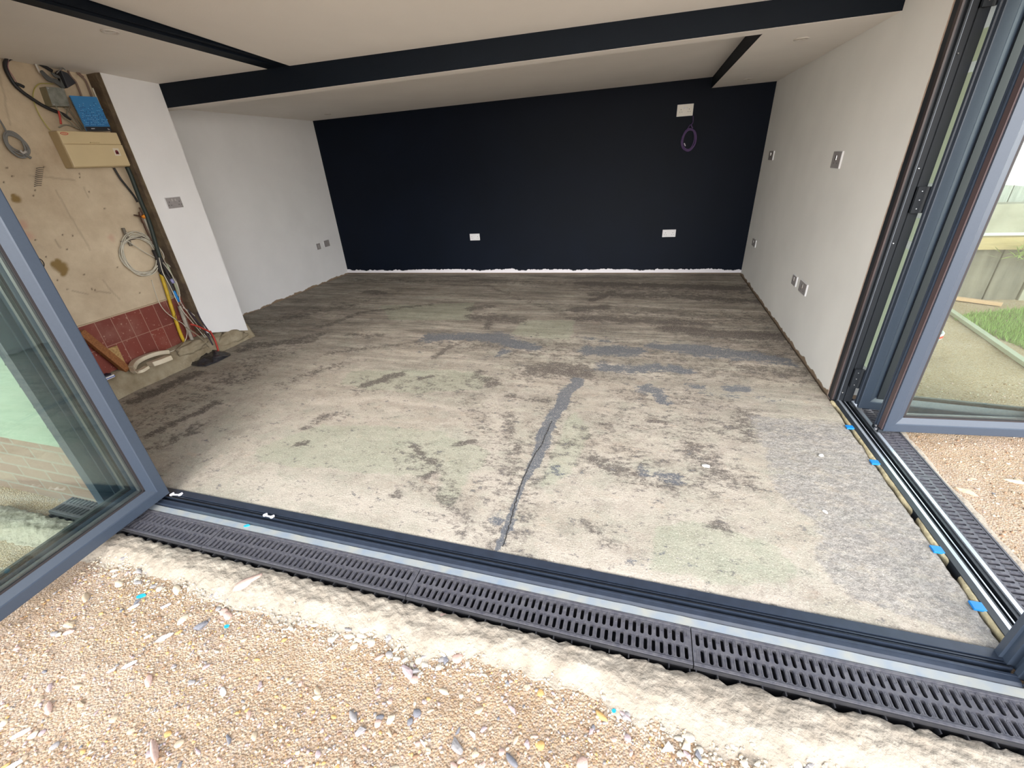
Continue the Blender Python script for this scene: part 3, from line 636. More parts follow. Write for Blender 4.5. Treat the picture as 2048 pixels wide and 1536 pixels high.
# ------------------------------------------------------------------ FRONT AND SIDE THRESHOLD TRACKS
# profile across the track: (distance outwards from the slab edge, z)
TPROF = [(0, -.06), (0, .004), (.034, .004), (.034, -.006), (.040, -.006), (.040, .002), (.045, .002), (.045, -.010), (.052, -.010), (.052, .004), (.057, .004), (.057, -.016), (.074, -.016),
         (.074, .002), (.080, .002), (.080, -.001), (.096, -.003), (.108, -.012), (.110, -.022), (.110, -.06)]
bm = bmesh.new(); prism(bm, [(1.176-d, z) for d, z in TPROF], 'x', -2.43, 1.17)
o = tag(link('threshold_track', bm, mat('track_metal', (.026, .036, .058), .38, nscale=30, namt=.25)), 'long dark grey metal door track along the front edge of the floor', 'door track')
for k, (a, b_) in enumerate(((.0345, .0395), (.0575, .0735))):
    bx('track_groove', (-2.425, 1.176-b_, -.0155 if k else -.0055), (1.16, 1.176-a, -.0145 if k else -.005), ANTD, o)
bx('rail_strip', (-2.425, 1.176-.0565, .0042), (1.16, 1.176-.0525, .0062), mat('rail_dark', (.03, .035, .045), .25, .6), o)
# side track with brighter metal
bm = bmesh.new(); prism(bm, [(1.212+d*1.03, z) for d, z in TPROF], 'y', 1.17, 2.80)
o = tag(link('threshold_track', bm, ANTD), 'narrow dark door track with bright metal strips along the right side opening', 'door track')
for a, b_, z in ((1.236, 1.250, .0045), (1.266, 1.2705, .0045), (1.309, 1.324, .0045)):
    bx('metal_strip', (a, 1.18, -.005), (b_, 2.79, z), mat('bright_strip', (.50, .54, .60), .3, .5), o)
# dusty metal sill outside the front track
def rough_strip(name, y0, y1, x0, x1, z, m, th=.05):
    bm = bmesh.new(); xs = [x0+i*.03 for i in range(int((x1-x0)/.03)+1)]; R = []
    for x in xs:
        e = .0025*noise.noise(Vector((x*12, 1, 0)))
        R.append([bm.verts.new(p) for p in ((x, y0, z-th), (x, y0, z), (x, y1+e, z+.001), (x, y1+e, z-th))])
    for a, b_ in zip(R, R[1:]):
        for j in range(4): bm.faces.new((a[j], a[(j+1) % 4], b_[(j+1) % 4], b_[j]))
    bm.faces.new(R[0]); bm.faces.new(R[-1][::-1]); return link(name, bm, m)
tag(rough_strip('metal_sill', 1.036, 1.0665, -2.50, 1.34, -.008, SILL), 'pale grey dusty metal sill between the front track and the front drain', 'sill')
# white clips lying in the front track
def clip(px, py, lab, s=1, rz=-.05):
    p = F(px, py, .006); bm = bmesh.new()
    for sgn in (-1, 1):
        cyl(bm, (sgn*.022*s, 0, 0), .0085*s, .006, 'z', 10); cyl(bm, (sgn*.022*s+.004, .007*s, 0), .005*s, .008, 'z', 8)
    box(bm, (-.022*s, -.004*s, 0), (.022*s, .004*s, .004))
    o = link('plastic_clip', bm, mat('clip_white', (.75, .75, .82), .4), bevel=.0012); o.location = (p.x, p.y, .0062); o.rotation_euler.z = rz; tag(o, lab, 'clip')
clip(537, 1033, 'small white plastic clip lying in the front track, clear of the glass door')
clip(352, 990, 'white plastic clip in the track right at the corner of the left glass door', 1.1, .2)

# ------------------------------------------------------------------ CHANNEL DRAINS
def grate_bm(bm, L, Wd, pitch, th=.014, lip=.008):
    """plate on z=0, length L on x from 0, width Wd on y from 0; two rows of staggered slots with raised rims between"""
    n = 7
    def cell(x0, x1, y0, y1, cx, cy, sw, sl, z=0, thru=True):
        ring = []
        for i in range(n+1): a = math.pi*i/n; ring.append((cx+sw/2*math.cos(a), cy+sl/2-sw/2+sw/2*math.sin(a)))
        for i in range(n+1): a = math.pi+math.pi*i/n; ring.append((cx+sw/2*math.cos(a), cy-sl/2+sw/2+sw/2*math.sin(a)))
        k = len(ring); outer = []
        for (u, v) in ring:
            dx, dy = u-cx, v-cy
            tx = ((x1-cx)/dx if dx > 0 else (x0-cx)/dx) if abs(dx) > 1e-9 else 1e9
            ty = ((y1-cy)/dy if dy > 0 else (y0-cy)/dy) if abs(dy) > 1e-9 else 1e9
            t = min(tx, ty); outer.append((cx+dx*t, cy+dy*t))
        A = [bm.verts.new((u, v, z)) for u, v in ring]; B = [bm.verts.new((u, v, z-th)) for u, v in ring]; O = [bm.verts.new((u, v, z)) for u, v in outer]
        for i in range(k):
            j = (i+1) % k
            try: bm.faces.new((A[i], A[j], O[j], O[i]))
            except ValueError: pass
            bm.faces.new((A[j], A[i], B[i], B[j]))
            # corner fill
            (a, b_), (c, d) = outer[i], outer[j]
            if abs(a-c) > 1e-6 and abs(b_-d) > 1e-6:
                xx = x1 if max(a, c) > x1-1e-6 else x0; yy = y1 if max(b_, d) > y1-1e-6 else y0
                q = bm.verts.new((xx, yy, z)); bm.faces.new((O[i], O[j], q))
    def rim(cx, cy, sw, sl, z=.0012, t=.0016):
        k = 2*(n+1); P_ = []
        for off, zz in ((0, 0), (0, z), (-t, z), (-t, .0002)):
            r = sw/2+off; pts = []
            for i in range(n+1): a = math.pi*i/n; pts.append((cx+r*math.cos(a), cy+sl/2-sw/2+r*math.sin(a)))
            for i in range(n+1): a = math.pi+math.pi*i/n; pts.append((cx+r*math.cos(a), cy-sl/2+sw/2+r*math.sin(a)))
            P_.append([bm.verts.new((u, v, zz)) for u, v in pts])
        for a, b_ in zip(P_, P_[1:]):
            for i in range(k): bm.faces.new((a[i], a[(i+1) % k], b_[(i+1) % k], b_[i]))
    N_ = int(round((L-.02)/pitch)); pt_ = (L-.02)/N_; ym = Wd/2
    for i in range(N_):
        x0 = .01+i*pt_
        # upper (house) row: slot at left of the pitch, rim at right; lower row shifted half a pitch
        cell(x0, x0+pt_*.55, ym-.002, Wd-lip, x0+pt_*.27, (ym+Wd-lip)/2-.002, pt_*.46, (Wd/2-lip)*.82)
        rimc = x0+pt_*.775; quad(bm, (x0+pt_*.55, ym-.002), (x0+pt_, Wd-lip)); rim(rimc, Wd-lip-.017, pt_*.36, .028)
        cell(x0+pt_*.45, x0+pt_, lip, ym-.002, x0+pt_*.72, (ym-.002+lip)/2+.002, pt_*.46, (Wd/2-lip)*.82)
        quad(bm, (x0, lip), (x0+pt_*.45, ym-.002)); rim(x0+pt_*.22, lip+.026, pt_*.34, .040); rim(x0+pt_*.22, ym+.0, pt_*.30, .016) if False else None
    quad(bm, (0, lip), (.01, Wd-lip)); quad(bm, (L-.01, lip), (L, Wd-lip))
    box(bm, (0, 0, -.02), (L, lip, .003)); box(bm, (0, Wd-lip, -.02), (L, Wd, .003))
def quad(bm, a, b_, z=0):
    bm.faces.new([bm.verts.new(p) for p in ((a[0], a[1], z), (b_[0], a[1], z), (b_[0], b_[1], z), (a[0], b_[1], z))])
def body_bm(bm, L, Wd, depth=.11):
    # U-shaped trough with outside ribs
    box(bm, (0, .004, -depth), (L, .009, -.004)); box(bm, (0, Wd-.009, -depth), (L, Wd-.004, -.004)); box(bm, (0, .006, -depth-.004), (L, Wd-.006, -depth))
    box(bm, (0, -.004, -.016), (L, .004, -.0005))
    n = int(L/.062)
    for i in range(n+1):
        x = .006+i*(L-.016)/n
        hexa(bm, [(x, .004, -depth), (x+.004, .004, -depth), (x+.004, .006, -depth), (x, .006, -depth), (x, -.016, -.016), (x+.004, -.016, -.016), (x+.004, .006, -.016), (x, .006, -.016)])
LG, WG = 1.027, .128
drain_me = {}
def drain(loc, rz, label, mir=False):
    t = thing('channel_drain', label, 'drain', loc, None)
    t.rotation_euler.z = rz
    for nm, fn, m, args in (('grate', grate_bm, BLKPL, (LG, WG, .0257)), ('channel_body', body_bm, BLKCH, (LG, WG))):
        if nm not in drain_me:
            bm = bmesh.new(); fn(bm, *args); bmesh.ops.recalc_face_normals(bm, faces=bm.faces[:]); me = bpy.data.meshes.new(nm); bm.to_mesh(me); bm.free(); me.materials.append(m); drain_me[nm] = me
        o = bpy.data.objects.new(nm, drain_me[nm]); COL.objects.link(o); o.parent = t
ZG = -.010
for k, lab in ((-2, 'black drain grate section at the left end, running under the left glass door'), (-1, 'black drain grate section of the front run, second from the left glass door'), (0, 'slotted black drain grate section at the right end of the front run, nearest the corner post')):
    drain((-.773+(k+(0 if k < 0 else 0))*(LG+.003)+(0 if k else 0), .905, ZG), 0, lab) if k < 0 else None
drain((-.773, .905, ZG), 0, 'black drain grate section, second from the corner post in front')
drain((-.773+LG+.003, .905, ZG), 0, 'black drain grate section at the right end of the front run, by the corner post')
# side run outside the right opening
SG = -.012
for k, lab in enumerate(('slotted black drain grate section along the right side, nearest the corner post', 'slotted black drain grate section along the right side, under the folded right glass doors')):
    t0 = 1.06+k*(LG+.003)
    drain((1.333+WG*.86, t0, SG), math.pi/2, lab)
for o in [o for o in bpy.data.objects if o.name.startswith('channel_drain') and abs(o.rotation_euler.z) > 1]: o.scale = (1, .86, 1)

# ------------------------------------------------------------------ side gap: foam, packers, dark gap
bx('x1', (1.196, 1.18, -.10), (1.214, 2.8, -.035), BATTEN)
o = bpy.data.objects['x1']; o.name = 'gap_bottom'; tag(o, kind='structure')
def foam():
    bm = bmesh.new(); ys = [1.21+i*.012 for i in range(132)]; R = []
    for y in ys:
        n = noise.noise(Vector((0, y*7, 2))); n2 = noise.noise(Vector((4, y*30, 2))); wv = .011+.022*n+.006*n2; wv = max(wv, .0008)
        R.append([bm.verts.new(p) for p in ((1.2135, y, -.05), (1.2135, y, .001+.004*n2), (1.2135-wv*.6, y, .001+.004*n), (1.2135-wv, y, -.012), (1.2135-wv*.8, y, -.05))])
    for a, b_ in zip(R, R[1:]):
        for j in range(5): bm.faces.new((a[j], a[(j+1) % 5], b_[(j+1) % 5], b_[j]))
    bm.faces.new(R[0]); bm.faces.new(R[-1][::-1])
    tag(link('foam_bead', bm, FOAM, smooth=True), 'yellowish expanding foam bead squeezed beside the right side track', 'foam')
foam()
for (px, py), lab in (((1662, 862), 'blue plastic packer beside the side track, directly under the folded doors'), ((1751, 925), 'blue plastic packer beside the side track, second from the folded doors'), ((1878, 1100), 'blue plastic packer beside the side track, second from the corner post'), ((1957, 1213), 'blue plastic packer beside the side track, nearest the corner post')):
    if px == 1662: px, py = 1704, 855
    p = F(px, py, .0)
    bm = bmesh.new(); box(bm, (1.178, p.y-.017, -.004), (1.2135, p.y+.017, .0045)); 
    tag(link('packer', bm, BLUEM, bevel=.001), lab, 'packer')

# ------------------------------------------------------------------ DOOR LEAVES
def leaf(name, A, B, z0, z1, label, th=.07, flat=.045, bev=.035, handle=False, gasket_side=True):
    """upright glazed leaf from plan point A to plan point B"""
    A, B = Vector((*A, 0)), Vector((*B, 0)); U = (B-A).normalized(); Wn = Vector((-U.y, U.x, 0)); L = (B-A).length
    t = thing(name, label, 'glass door', (A.x, A.y, z0))
    # local frame through explicit coordinates relative to the empty
    def at(u, z, w_): return U*u+Wn*w_+Vector((0, 0, z))
    H = z1-z0
    prof = [(0, -th/2), (.004, -th/2-.001), (flat, -th/2), (flat+.004, -th/2+.004), (flat+bev, -.016), (flat+bev, .016), (flat+.004, th/2-.004), (flat, th/2), (.004, th/2+.001), (0, th/2), (0, .012), (.006, .010), (.006, -.010), (0, -.012)]
    cor = [(0, 0, 1, 1), (L, 0, -1, 1), (L, H, -1, -1), (0, H, 1, -1)]
    names = ('bottom_rail', 'stile', 'top_rail', 'stile')
    for k in range(4):
        c0, c1 = cor[k], cor[(k+1) % 4]; bm = bmesh.new()
        R0 = [bm.verts.new(at(c0[0]+c0[2]*d, c0[1]+c0[3]*d, w_)) for d, w_ in prof]; R1 = [bm.verts.new(at(c1[0]+c1[2]*d, c1[1]+c1[3]*d, w_)) for d, w_ in prof]
        n = len(prof)
        for i in range(n): bm.faces.new((R0[i], R0[(i+1) % n], R1[(i+1) % n], R1[i]))
        bm.faces.new(R0[::-1]); bm.faces.new(R1)
        o = link(names[k], bm, ANTH); o.parent = t
    g = flat+bev
    for nm, w0, w1, e, m in (('gasket', -.0165, -.0125, .008, GASK), ('gasket', .0125, .0165, .008, GASK)):
        bm = bmesh.new()
        for (ua, ub, za, zb) in ((g-.002, g+e, g, H-g), (L-g-e, L-g+.002, g, H-g), (g, L-g, g-.002, g+e), (g, L-g, H-g-e, H-g+.002)):
            hexa(bm, [at(a, b_, c) for c in (w0, w1) for a, b_ in ((ua, za), (ub, za), (ub, zb), (ua, zb))])
        o = link(nm, bm, m); o.parent = t
    bm = bmesh.new()
    e = .016
    for (ua, ub, za, zb) in ((g, g+e, g, H-g), (L-g-e, L-g, g, H-g), (g, L-g, g, g+e), (g, L-g, H-g-e, H-g)):
        hexa(bm, [at(a, b_, c) for c in (-.008, .008) for a, b_ in ((ua, za), (ub, za), (ub, zb), (ua, zb))])
    o = link('spacer_bar', bm, mat('spacer', (.06, .06, .065), .4)); o.parent = t
    for s in (-1, 1):
        bm = bmesh.new(); q = [bm.verts.new(at(a, b_, s*.011)) for a, b_ in ((g, g), (L-g, g), (L-g, H-g), (g, H-g))]; bm.faces.new(q)
        o = link('glass_pane', bm, GLASS); o.parent = t
    return t, at, L, H
def hinge(t, at, u, w_, z, L=.11):
    bm = bmesh.new(); p = at(u, z, w_); cyl(bm, p, .009, L, 'z', 12)
    for s in (-1, 1): hexa(bm, [at(a, b_, c) for c in (w_-.003, w_+.003) for a, b_ in ((u+s*.008, z), (u+s*.038, z), (u+s*.038, z+L), (u+s*.008, z+L))])
    o = link('hinge', bm, ANTD); o.parent = t
    for k in range(3):
        for s in (-1, 1):
            bm = bmesh.new(); bmesh.ops.create_icosphere(bm, subdivisions=1, radius=.0035)
            for v in bm.verts: v.co += at(u+s*.022, z+L*(k+.5)/3, w_-.003)
            b_ = link('screw_head', bm, STEEL); b_.parent = o
ZD0, ZD1 = .024, 2.10
# left pair: front leaf stands out into the garden, rear leaf folded behind it
A1, V1 = Vector((-2.300, 1.127)), Vector((-2.240, .30))
t, at, L, H = leaf('bifold_door', (A1.x, A1.y), (V1.x, V1.y), ZD0, ZD1, 'large grey framed glass door folded out at the left edge of the picture, nearest the viewer')
J1 = Vector((-2.388, 1.12)); V2_ = Vector((-2.328, .30))
t2, at2, L2, H2 = leaf('bifold_door', (J1.x, J1.y), (V2_.x, V2_.y), ZD0, ZD1, 'grey framed glass door seen dimly through the left front door, beside the green cladding')
# left jamb post
bm = bmesh.new(); prism(bm, [(-2.575, .985), (-2.51, .985), (-2.51, 1.035), (-2.50, 1.035), (-2.50, 1.06), (-2.46, 1.06), (-2.46, 1.075), (-2.43, 1.075), (-2.43, 1.18), (-2.575, 1.18)], 'z', -.02, 2.18)
tag(link('door_jamb', bm, ANTH), 'upright dark grey door frame post where the green cladding meets the left opening', 'door frame')
bm = bmesh.new(); box(bm, (-2.575, 1.066, 2.115), (1.165, 1.18, 2.18)); tag(link('frame_bar', bm, ANTH), 'dark grey frame bar above the front opening', 'door frame')
bm = bmesh.new(); box(bm, (1.17, 1.18, 2.115), (1.32, 2.80, 2.18)); tag(link('frame_bar', bm, ANTH), 'dark grey frame bar above the right side opening', 'door frame')
bm = bmesh.new(); box(bm, (-6, 1.04, 2.18), (1.42, 1.18, TOP)); struct('wall_front_header', bm, mat('render_white', (.6, .6, .57), .9))
bm = bmesh.new(); box(bm, (1.20, 1.18, 2.18), (1.42, 2.845, TOP)); struct('wall_side_header', bm, mat('render_white', (.6, .6, .57), .9))
# right pair
ZR0 = .02
A2, V3 = Vector((1.328, 2.462)), Vector((2.15, 2.545))
t3, at3, L3, H3 = leaf('bifold_door', (A2.x, A2.y), (V3.x, V3.y), ZR0, ZD1, 'grey framed glass door folded out at the right edge, nearer of the pair')
J2, V4 = Vector((1.302, 2.708)), Vector((2.12, 2.640))
t4, at4, L4, H4 = leaf('bifold_door', (J2.x, J2.y), (V4.x, V4.y), ZR0, ZD1, 'grey framed glass door behind the nearer right door, hinged to the wall jamb')
bm = bmesh.new(); hexa(bm, [at4(a, b_, c) for c in (-.030, .030) for a, b_ in ((.078, .07), (.150, .07), (.150, H4-.07), (.078, H4-.07))]); o = link('cover_profile', bm, ANTD); o.parent = t4
# strips on the free edge of the nearer right leaf: two lips and a brownish film
for (u0, u1, w0, w1, nm, m) in ((-.006, 0, -.026, .004, 'film_strip', mat('brown_film', (.085, .060, .062), .35)), (-.010, 0, .010, .018, 'edge_lip', ANTH), (-.010, 0, .024, .034, 'edge_lip', ANTH)):
    bm = bmesh.new(); hexa(bm, [at3(a, b_, c) for c in (w0, w1) for a, b_ in ((u0, .005), (u1, .005), (u1, H3-.005), (u0, H3-.005))]); o = link(nm, bm, m); o.parent = t3
# roller carrier under the leaf
bm = bmesh.new(); 
for c in ((-.030, -.022), (-.012, .012)):
    cyl(bm, at3(c[0], .0, c[1]), .008, .014, 'z', 12)
o = link('roller', bm, STEEL, smooth=False); o.parent = t3
bm = bmesh.new(); hexa(bm, [at3(a, b_, c) for c in (-.030, .030) for a, b_ in ((-.02, -.012), (.02, -.012), (.02, .004), (-.02, .004))]); o = link('roller_bracket', bm, ANTD); o.parent = t3
# right jamb post between plaster edge and doors
bm = bmesh.new(); prism(bm, [(1.200, 2.79), (1.222, 2.79), (1.222, 2.770), (1.230, 2.770), (1.230, 2.785), (1.262, 2.785), (1.262, 2.774), (1.270, 2.774), (1.270, 2.782), (1.306, 2.782), (1.306, 2.845), (1.200, 2.845)], 'z', 0, 2.115)
jamb = tag(link('door_jamb', bm, ANTD), 'dark upright door frame post at the end of the white right wall', 'door frame')
bm = bmesh.new(); box(bm, (1.2285, 2.769, .01), (1.2305, 2.7705, 2.11)); link('edge_highlight_strip', bm, mat('bright_strip2', (.25, .28, .33), .3, .3), jamb)
bm = bmesh.new(); box(bm, (1.198, 2.776, .01), (1.206, 2.80, 2.11)); link('seal_tape', bm, mat('tape_brown', (.07, .05, .05), .4, nscale=12, namt=.4, stretch=(1, 1, .4)), jamb)
for z in (.06, .95, 1.30, 1.75, 1.95):
    bm = bmesh.new(); bmesh.ops.create_icosphere(bm, subdivisions=1, radius=.005)
    for v in bm.verts: v.co += Vector((1.246, 2.783, z))
    link('screw_head', bm, STEEL, jamb)
# hinges between jamb and rear right leaf
for z in (.11, 1.10, 1.90):
    bm = bmesh.new(); cyl(bm, (1.303, 2.762, z), .010, .12, 'z', 12); box(bm, (1.262, 2.757, z), (1.298, 2.785, z+.12)); box(bm, (1.308, 2.735, z), (1.330, 2.757, z+.12))
    h = link('hinge', bm, ANTD, t4)
    for k in range(3):
        for xx in (1.28, 1.318):
            bm = bmesh.new(); bmesh.ops.create_icosphere(bm, subdivisions=1, radius=.0032)
            for v in bm.verts: v.co += Vector((xx, 2.755 if xx < 1.3 else 2.733, z+.02+k*.04))
            s_ = link('screw_head', bm, STEEL); s_.parent = h; s_.matrix_parent_inverse = Matrix.Identity(4)
            s_.location = -Vector(h.parent.location) if False else (0, 0, 0)
# pale green packing strip in the gap behind the jamb, notched
bm = bmesh.new(); z = .03
rr = random.Random(3)
while z < 2.1:
    z1 = min(z+rr.uniform(.10, .24), 2.1)
    if not any(z < hz+.13 and z1 > hz-.01 for hz in (.11, 1.10, 1.90)):
        o_ = rr.uniform(0, .007); box(bm, (1.3065, 2.744+o_, z), (1.310, 2.784, z1-.003)); box(bm, (1.3065, 2.748+o_, z1-.003), (1.310, 2.784, z1))
        z = z1
    else: z += .02
tag(link('packing_strip', bm, mat('pale_green_strip', (.50, .60, .44), .6)), 'thin pale green notched strip in the gap between right wall post and folded door', 'packing strip')
# corner post at the near right corner
bm = bmesh.new(); prism(bm, [(1.150, 1.170), (1.162, 1.182), (1.235, 1.182), (1.235, 1.155), (1.215, 1.155), (1.215, 1.14), (1.235, 1.14), (1.235, 1.115), (1.205, 1.115), (1.205, 1.10), (1.235, 1.10), (1.235, 1.062), (1.172, 1.062), (1.172, 1.078), (1.186, 1.078), (1.186, 1.095), (1.168, 1.095), (1.168, 1.11), (1.182, 1.11), (1.182, 1.13), (1.160, 1.13), (1.160, 1.15), (1.150, 1.15)], 'z', -.01, 2.18)
tag(link('corner_post', bm, ANTH), 'dark grooved metal corner post at the lower right edge of the picture', 'door frame')
bm = bmesh.new(); box(bm, (1.16, 1.04, 2.18), (1.42, 1.2, TOP)); struct('wall_corner_header', bm, mat('render_white', (.6, .6, .57), .9))

# ------------------------------------------------------------------ FACADE left of the opening: green boards on a brick plinth
SIDING = mat('sage_boards', (.215, .265, .20), .6, nscale=4, namt=.12, stretch=(1, 6, 6))
clad = thing('board_cladding', 'pale green horizontal board cladding seen through the left glass door', 'cladding', (-4.0, 1.06, .37))
for k in range(17):
    z = .37+k*.107; bm = bmesh.new()
    prism(bm, [(.984, z), (1.012, z+.110), (1.022, z+.118), (1.022, z)], 'x', -6.5, -2.58)
    o = link('board', bm, SIDING); o.parent = clad; o.matrix_parent_inverse = Matrix.Translation(clad.location).inverted()
bm = bmesh.new(); box(bm, (-6.5, 1.024, -.1), (-2.58, 1.18, 2.2)); struct('wall_front', bm, BATTEN)
def brickmat(name, ax, c1, c2, mort, bw=.225, rh=.075):
    M = bpy.data.materials.new(name); M.use_nodes = True; t = M.node_tree; N = t.nodes; L = t.links; b = N['Principled BSDF']
    tc = N.new('ShaderNodeTexCoord'); s = N.new('ShaderNodeSeparateXYZ'); cb = N.new('ShaderNodeCombineXYZ'); L.new(tc.outputs['Object'], s.inputs[0]); L.new(s.outputs[ax], cb.inputs[0]); L.new(s.outputs[2], cb.inputs[1])
    br = N.new('ShaderNodeTexBrick'); br.inputs['Scale'].default_value = 1; br.inputs['Brick Width'].default_value = bw; br.inputs['Row Height'].default_value = rh; br.inputs['Mortar Size'].default_value = .006
    br.inputs['Color1'].default_value = (*c1, 1); br.inputs['Color2'].default_value = (*c2, 1); br.inputs['Mortar'].default_value = (*mort, 1); L.new(cb.outputs[0], br.inputs['Vector']); L.new(br.outputs[0], b.inputs['Base Color'])
    b.inputs['Roughness'].default_value = .9; return M
bm = bmesh.new(); box(bm, (-6.5, 1.012, -.15), (-2.58, 1.022, .375)); struct('wall_plinth', bm, brickmat('plinth_bricks', 0, (.20, .12, .095), (.24, .165, .13), (.23, .20, .17)))

# ------------------------------------------------------------------ GROUND
def ground_h(x, y):
    z = -.062
    if y > 1.2 and x > 1.4: z = -.035+.012*noise.noise(Vector((x*1.5, y*1.5, 3)))
    z += .010*noise.noise(Vector((x*3, y*3, 1)))+.006*noise.noise(Vector((x*11, y*11, 2)))+.0035*noise.noise(Vector((x*34, y*34, 2)))
    return z
def hedge(x): return .735+.055*noise.noise(Vector((x*1.7, 0, 9)))+.05*noise.noise(Vector((x*5.5, 0, 2)))+.018*noise.noise(Vector((x*22, 0, 2)))-.035*max(0, x-.0)
def grid(name, xs, ys, hf, m, cond=None):
    bm = bmesh.new(); G = [[bm.verts.new((x, y, hf(x, y))) for x in xs] for y in ys]
    for j in range(len(ys)-1):
        for i in range(len(xs)-1):
            if cond and not cond(.5*(xs[i]+xs[i+1]), .5*(ys[j]+ys[j+1])): continue
            bm.faces.new((G[j][i], G[j][i+1], G[j+1][i+1], G[j+1][i]))
    for v in [v for v in bm.verts if not v.link_faces]: bm.verts.remove(v)
    o = link(name, bm, m, smooth=True); return o
def sandmat():
    M = bpy.data.materials.new('sandy_ground'); M.use_nodes = True; t = M.node_tree; N = t.nodes; L = t.links; b = N['Principled BSDF']; tc = N.new('ShaderNodeTexCoord')
    def nz(sc, det=6, r=.6):
        n = N.new('ShaderNodeTexNoise'); n.inputs['Scale'].default_value = sc; n.inputs['Detail'].default_value = det; n.inputs['Roughness'].default_value = r; L.new(tc.outputs['Object'], n.inputs['Vector']); return n.outputs[0]
    def rmp(s, stops):
        r = N.new('ShaderNodeValToRGB'); r.color_ramp.elements[0].position = stops[0][0]; r.color_ramp.elements[0].color = (*stops[0][1], 1); r.color_ramp.elements[1].position = stops[-1][0]; r.color_ramp.elements[1].color = (*stops[-1][1], 1)
        for p_, c in stops[1:-1]: e = r.color_ramp.elements.new(p_); e.color = (*c, 1)
        L.new(s, r.inputs[0]); return r.outputs[0]
    c = rmp(nz(2.2, 5), [(.3, (.36, .235, .135)), (.5, (.47, .33, .215)), (.7, (.53, .40, .31))])
    v = N.new('ShaderNodeTexVoronoi'); v.inputs['Scale'].default_value = 150; L.new(tc.outputs['Object'], v.inputs['Vector'])
    vc = N.new('ShaderNodeSeparateXYZ'); L.new(v.outputs['Color'], vc.inputs[0])
    pc = rmp(vc.outputs[0], [(0, (.26, .17, .11)), (.35, (.50, .36, .24)), (.6, (.58, .44, .34)), (.8, (.42, .36, .32)), (1, (.68, .58, .47))])
    m1 = N.new('ShaderNodeMixRGB'); m1.inputs[0].default_value = .5; L.new(c, m1.inputs[1]); L.new(pc, m1.inputs[2])
    m2 = N.new('ShaderNodeMixRGB'); L.new(rmp(nz(110, 3), [(.60, (0, 0, 0)), (.68, (.6, .6, .6))]), m2.inputs[0]); L.new(m1.outputs[0], m2.inputs[1]); m2.inputs[2].default_value = (.20, .13, .09, 1)
    L.new(m2.outputs[0], b.inputs['Base Color']); b.inputs['Roughness'].default_value = .95; b.inputs['Specular IOR Level'].default_value = .15
    ad = N.new('ShaderNodeMath'); ad.operation = 'MULTIPLY_ADD'; L.new(v.outputs['Distance'], ad.inputs[0]); ad.inputs[1].default_value = -1.2; L.new(nz(60, 8, .75), ad.inputs[2])
    bp = N.new('ShaderNodeBump'); bp.inputs['Strength'].default_value = .8; bp.inputs['Distance'].default_value = .006; L.new(ad.outputs[0], bp.inputs['Height']); L.new(bp.outputs[0], b.inputs['Normal'])
    return M
SAND = sandmat()
def rng(a, b_, s):
    out = []; 
    while a < b_: out.append(a); a += s
    return out+[b_]
xs = rng(-14, -3.4, .8)+rng(-3.2, 1.9, .022)+rng(2, 12, .5); ys = rng(-14, -.3, .8)+rng(-.1, .9, .016)
o = grid('ground_front', xs, ys, ground_h, SAND); tag(o, kind='structure')
xs = rng(1.44, 3.4, .03)+rng(3.6, 14, .7); ys = rng(.9, 4.4, .04)+rng(4.5, 12, .4)
o = grid('ground_side', xs, ys, ground_h, SAND); tag(o, kind='structure')
bm = bmesh.new(); box(bm, (-14, -14, -.5), (14, 14, -.16)); struct('ground_deep', bm, SAND)
bm = bmesh.new(); box(bm, (-14, .9, -.16), (-2.5, 1.05, -.055)); struct('ground_left_strip', bm, SAND)

HAUNCH = mat('haunch_mortar', (.39, .34, .28), .95, nscale=16, col2=(.29, .245, .195), bump=1.0, bscale=55, detail=9)
def haunch():
    bm = bmesh.new(); xs = rng(-3.2, 1.9, .012); R = []; n = 26
    for x in xs:
        e = hedge(x); row = []
        for k in range(n+1):
            f = k/n; y = .9045+(e-.9045)*f
            ys_ = y+.006*noise.noise(Vector((x*20, y*20, 4)))*(0 < k < n)
            lump = .007*noise.noise(Vector((x*38, ys_*38, 7)))+.004*noise.noise(Vector((x*26, ys_*26, 1)))+.0035*noise.noise(Vector((x*60, ys_*60, 6)))+.009*noise.noise(Vector((x*6, ys_*6, 8)))
            z = -.030+.012*sstep(.0, .25, f)-.045*sstep(.45, 1, f)**1.4+lump*(1-.2*f)
            saw = abs(((x+.773)/.0595) % 1-.5)*2; jag = max(0, .010*saw+.014*noise.noise(Vector((x*13, 0, 6)))+.006*noise.noise(Vector((x*50, 0, 6))))
            if k == 0: ys_ = .9035; z = -.085
            if k == 1: ys_ = .899-jag*.8; z = -.050-.008*saw
            if k == 2: ys_ = .893-jag; z = -.026+.005*noise.noise(Vector((x*40, 0, 6)))
            if k in (3, 4): ys_ = min(ys_, .889-jag-.004*(k-3))
            row.append(bm.verts.new((x, ys_, z)))
        row.append(bm.verts.new((x, e-.004, -.10))); R.append(row)
    for a, b_ in zip(R, R[1:]):
        for j in range(len(a)-1): bm.faces.new((a[j], b_[j], b_[j+1], a[j+1]))
    o = link('mortar_haunch', bm, HAUNCH, smooth=True); tag(o, 'rough pale mortar bank along the outer edge of the front drain', 'mortar')
haunch()
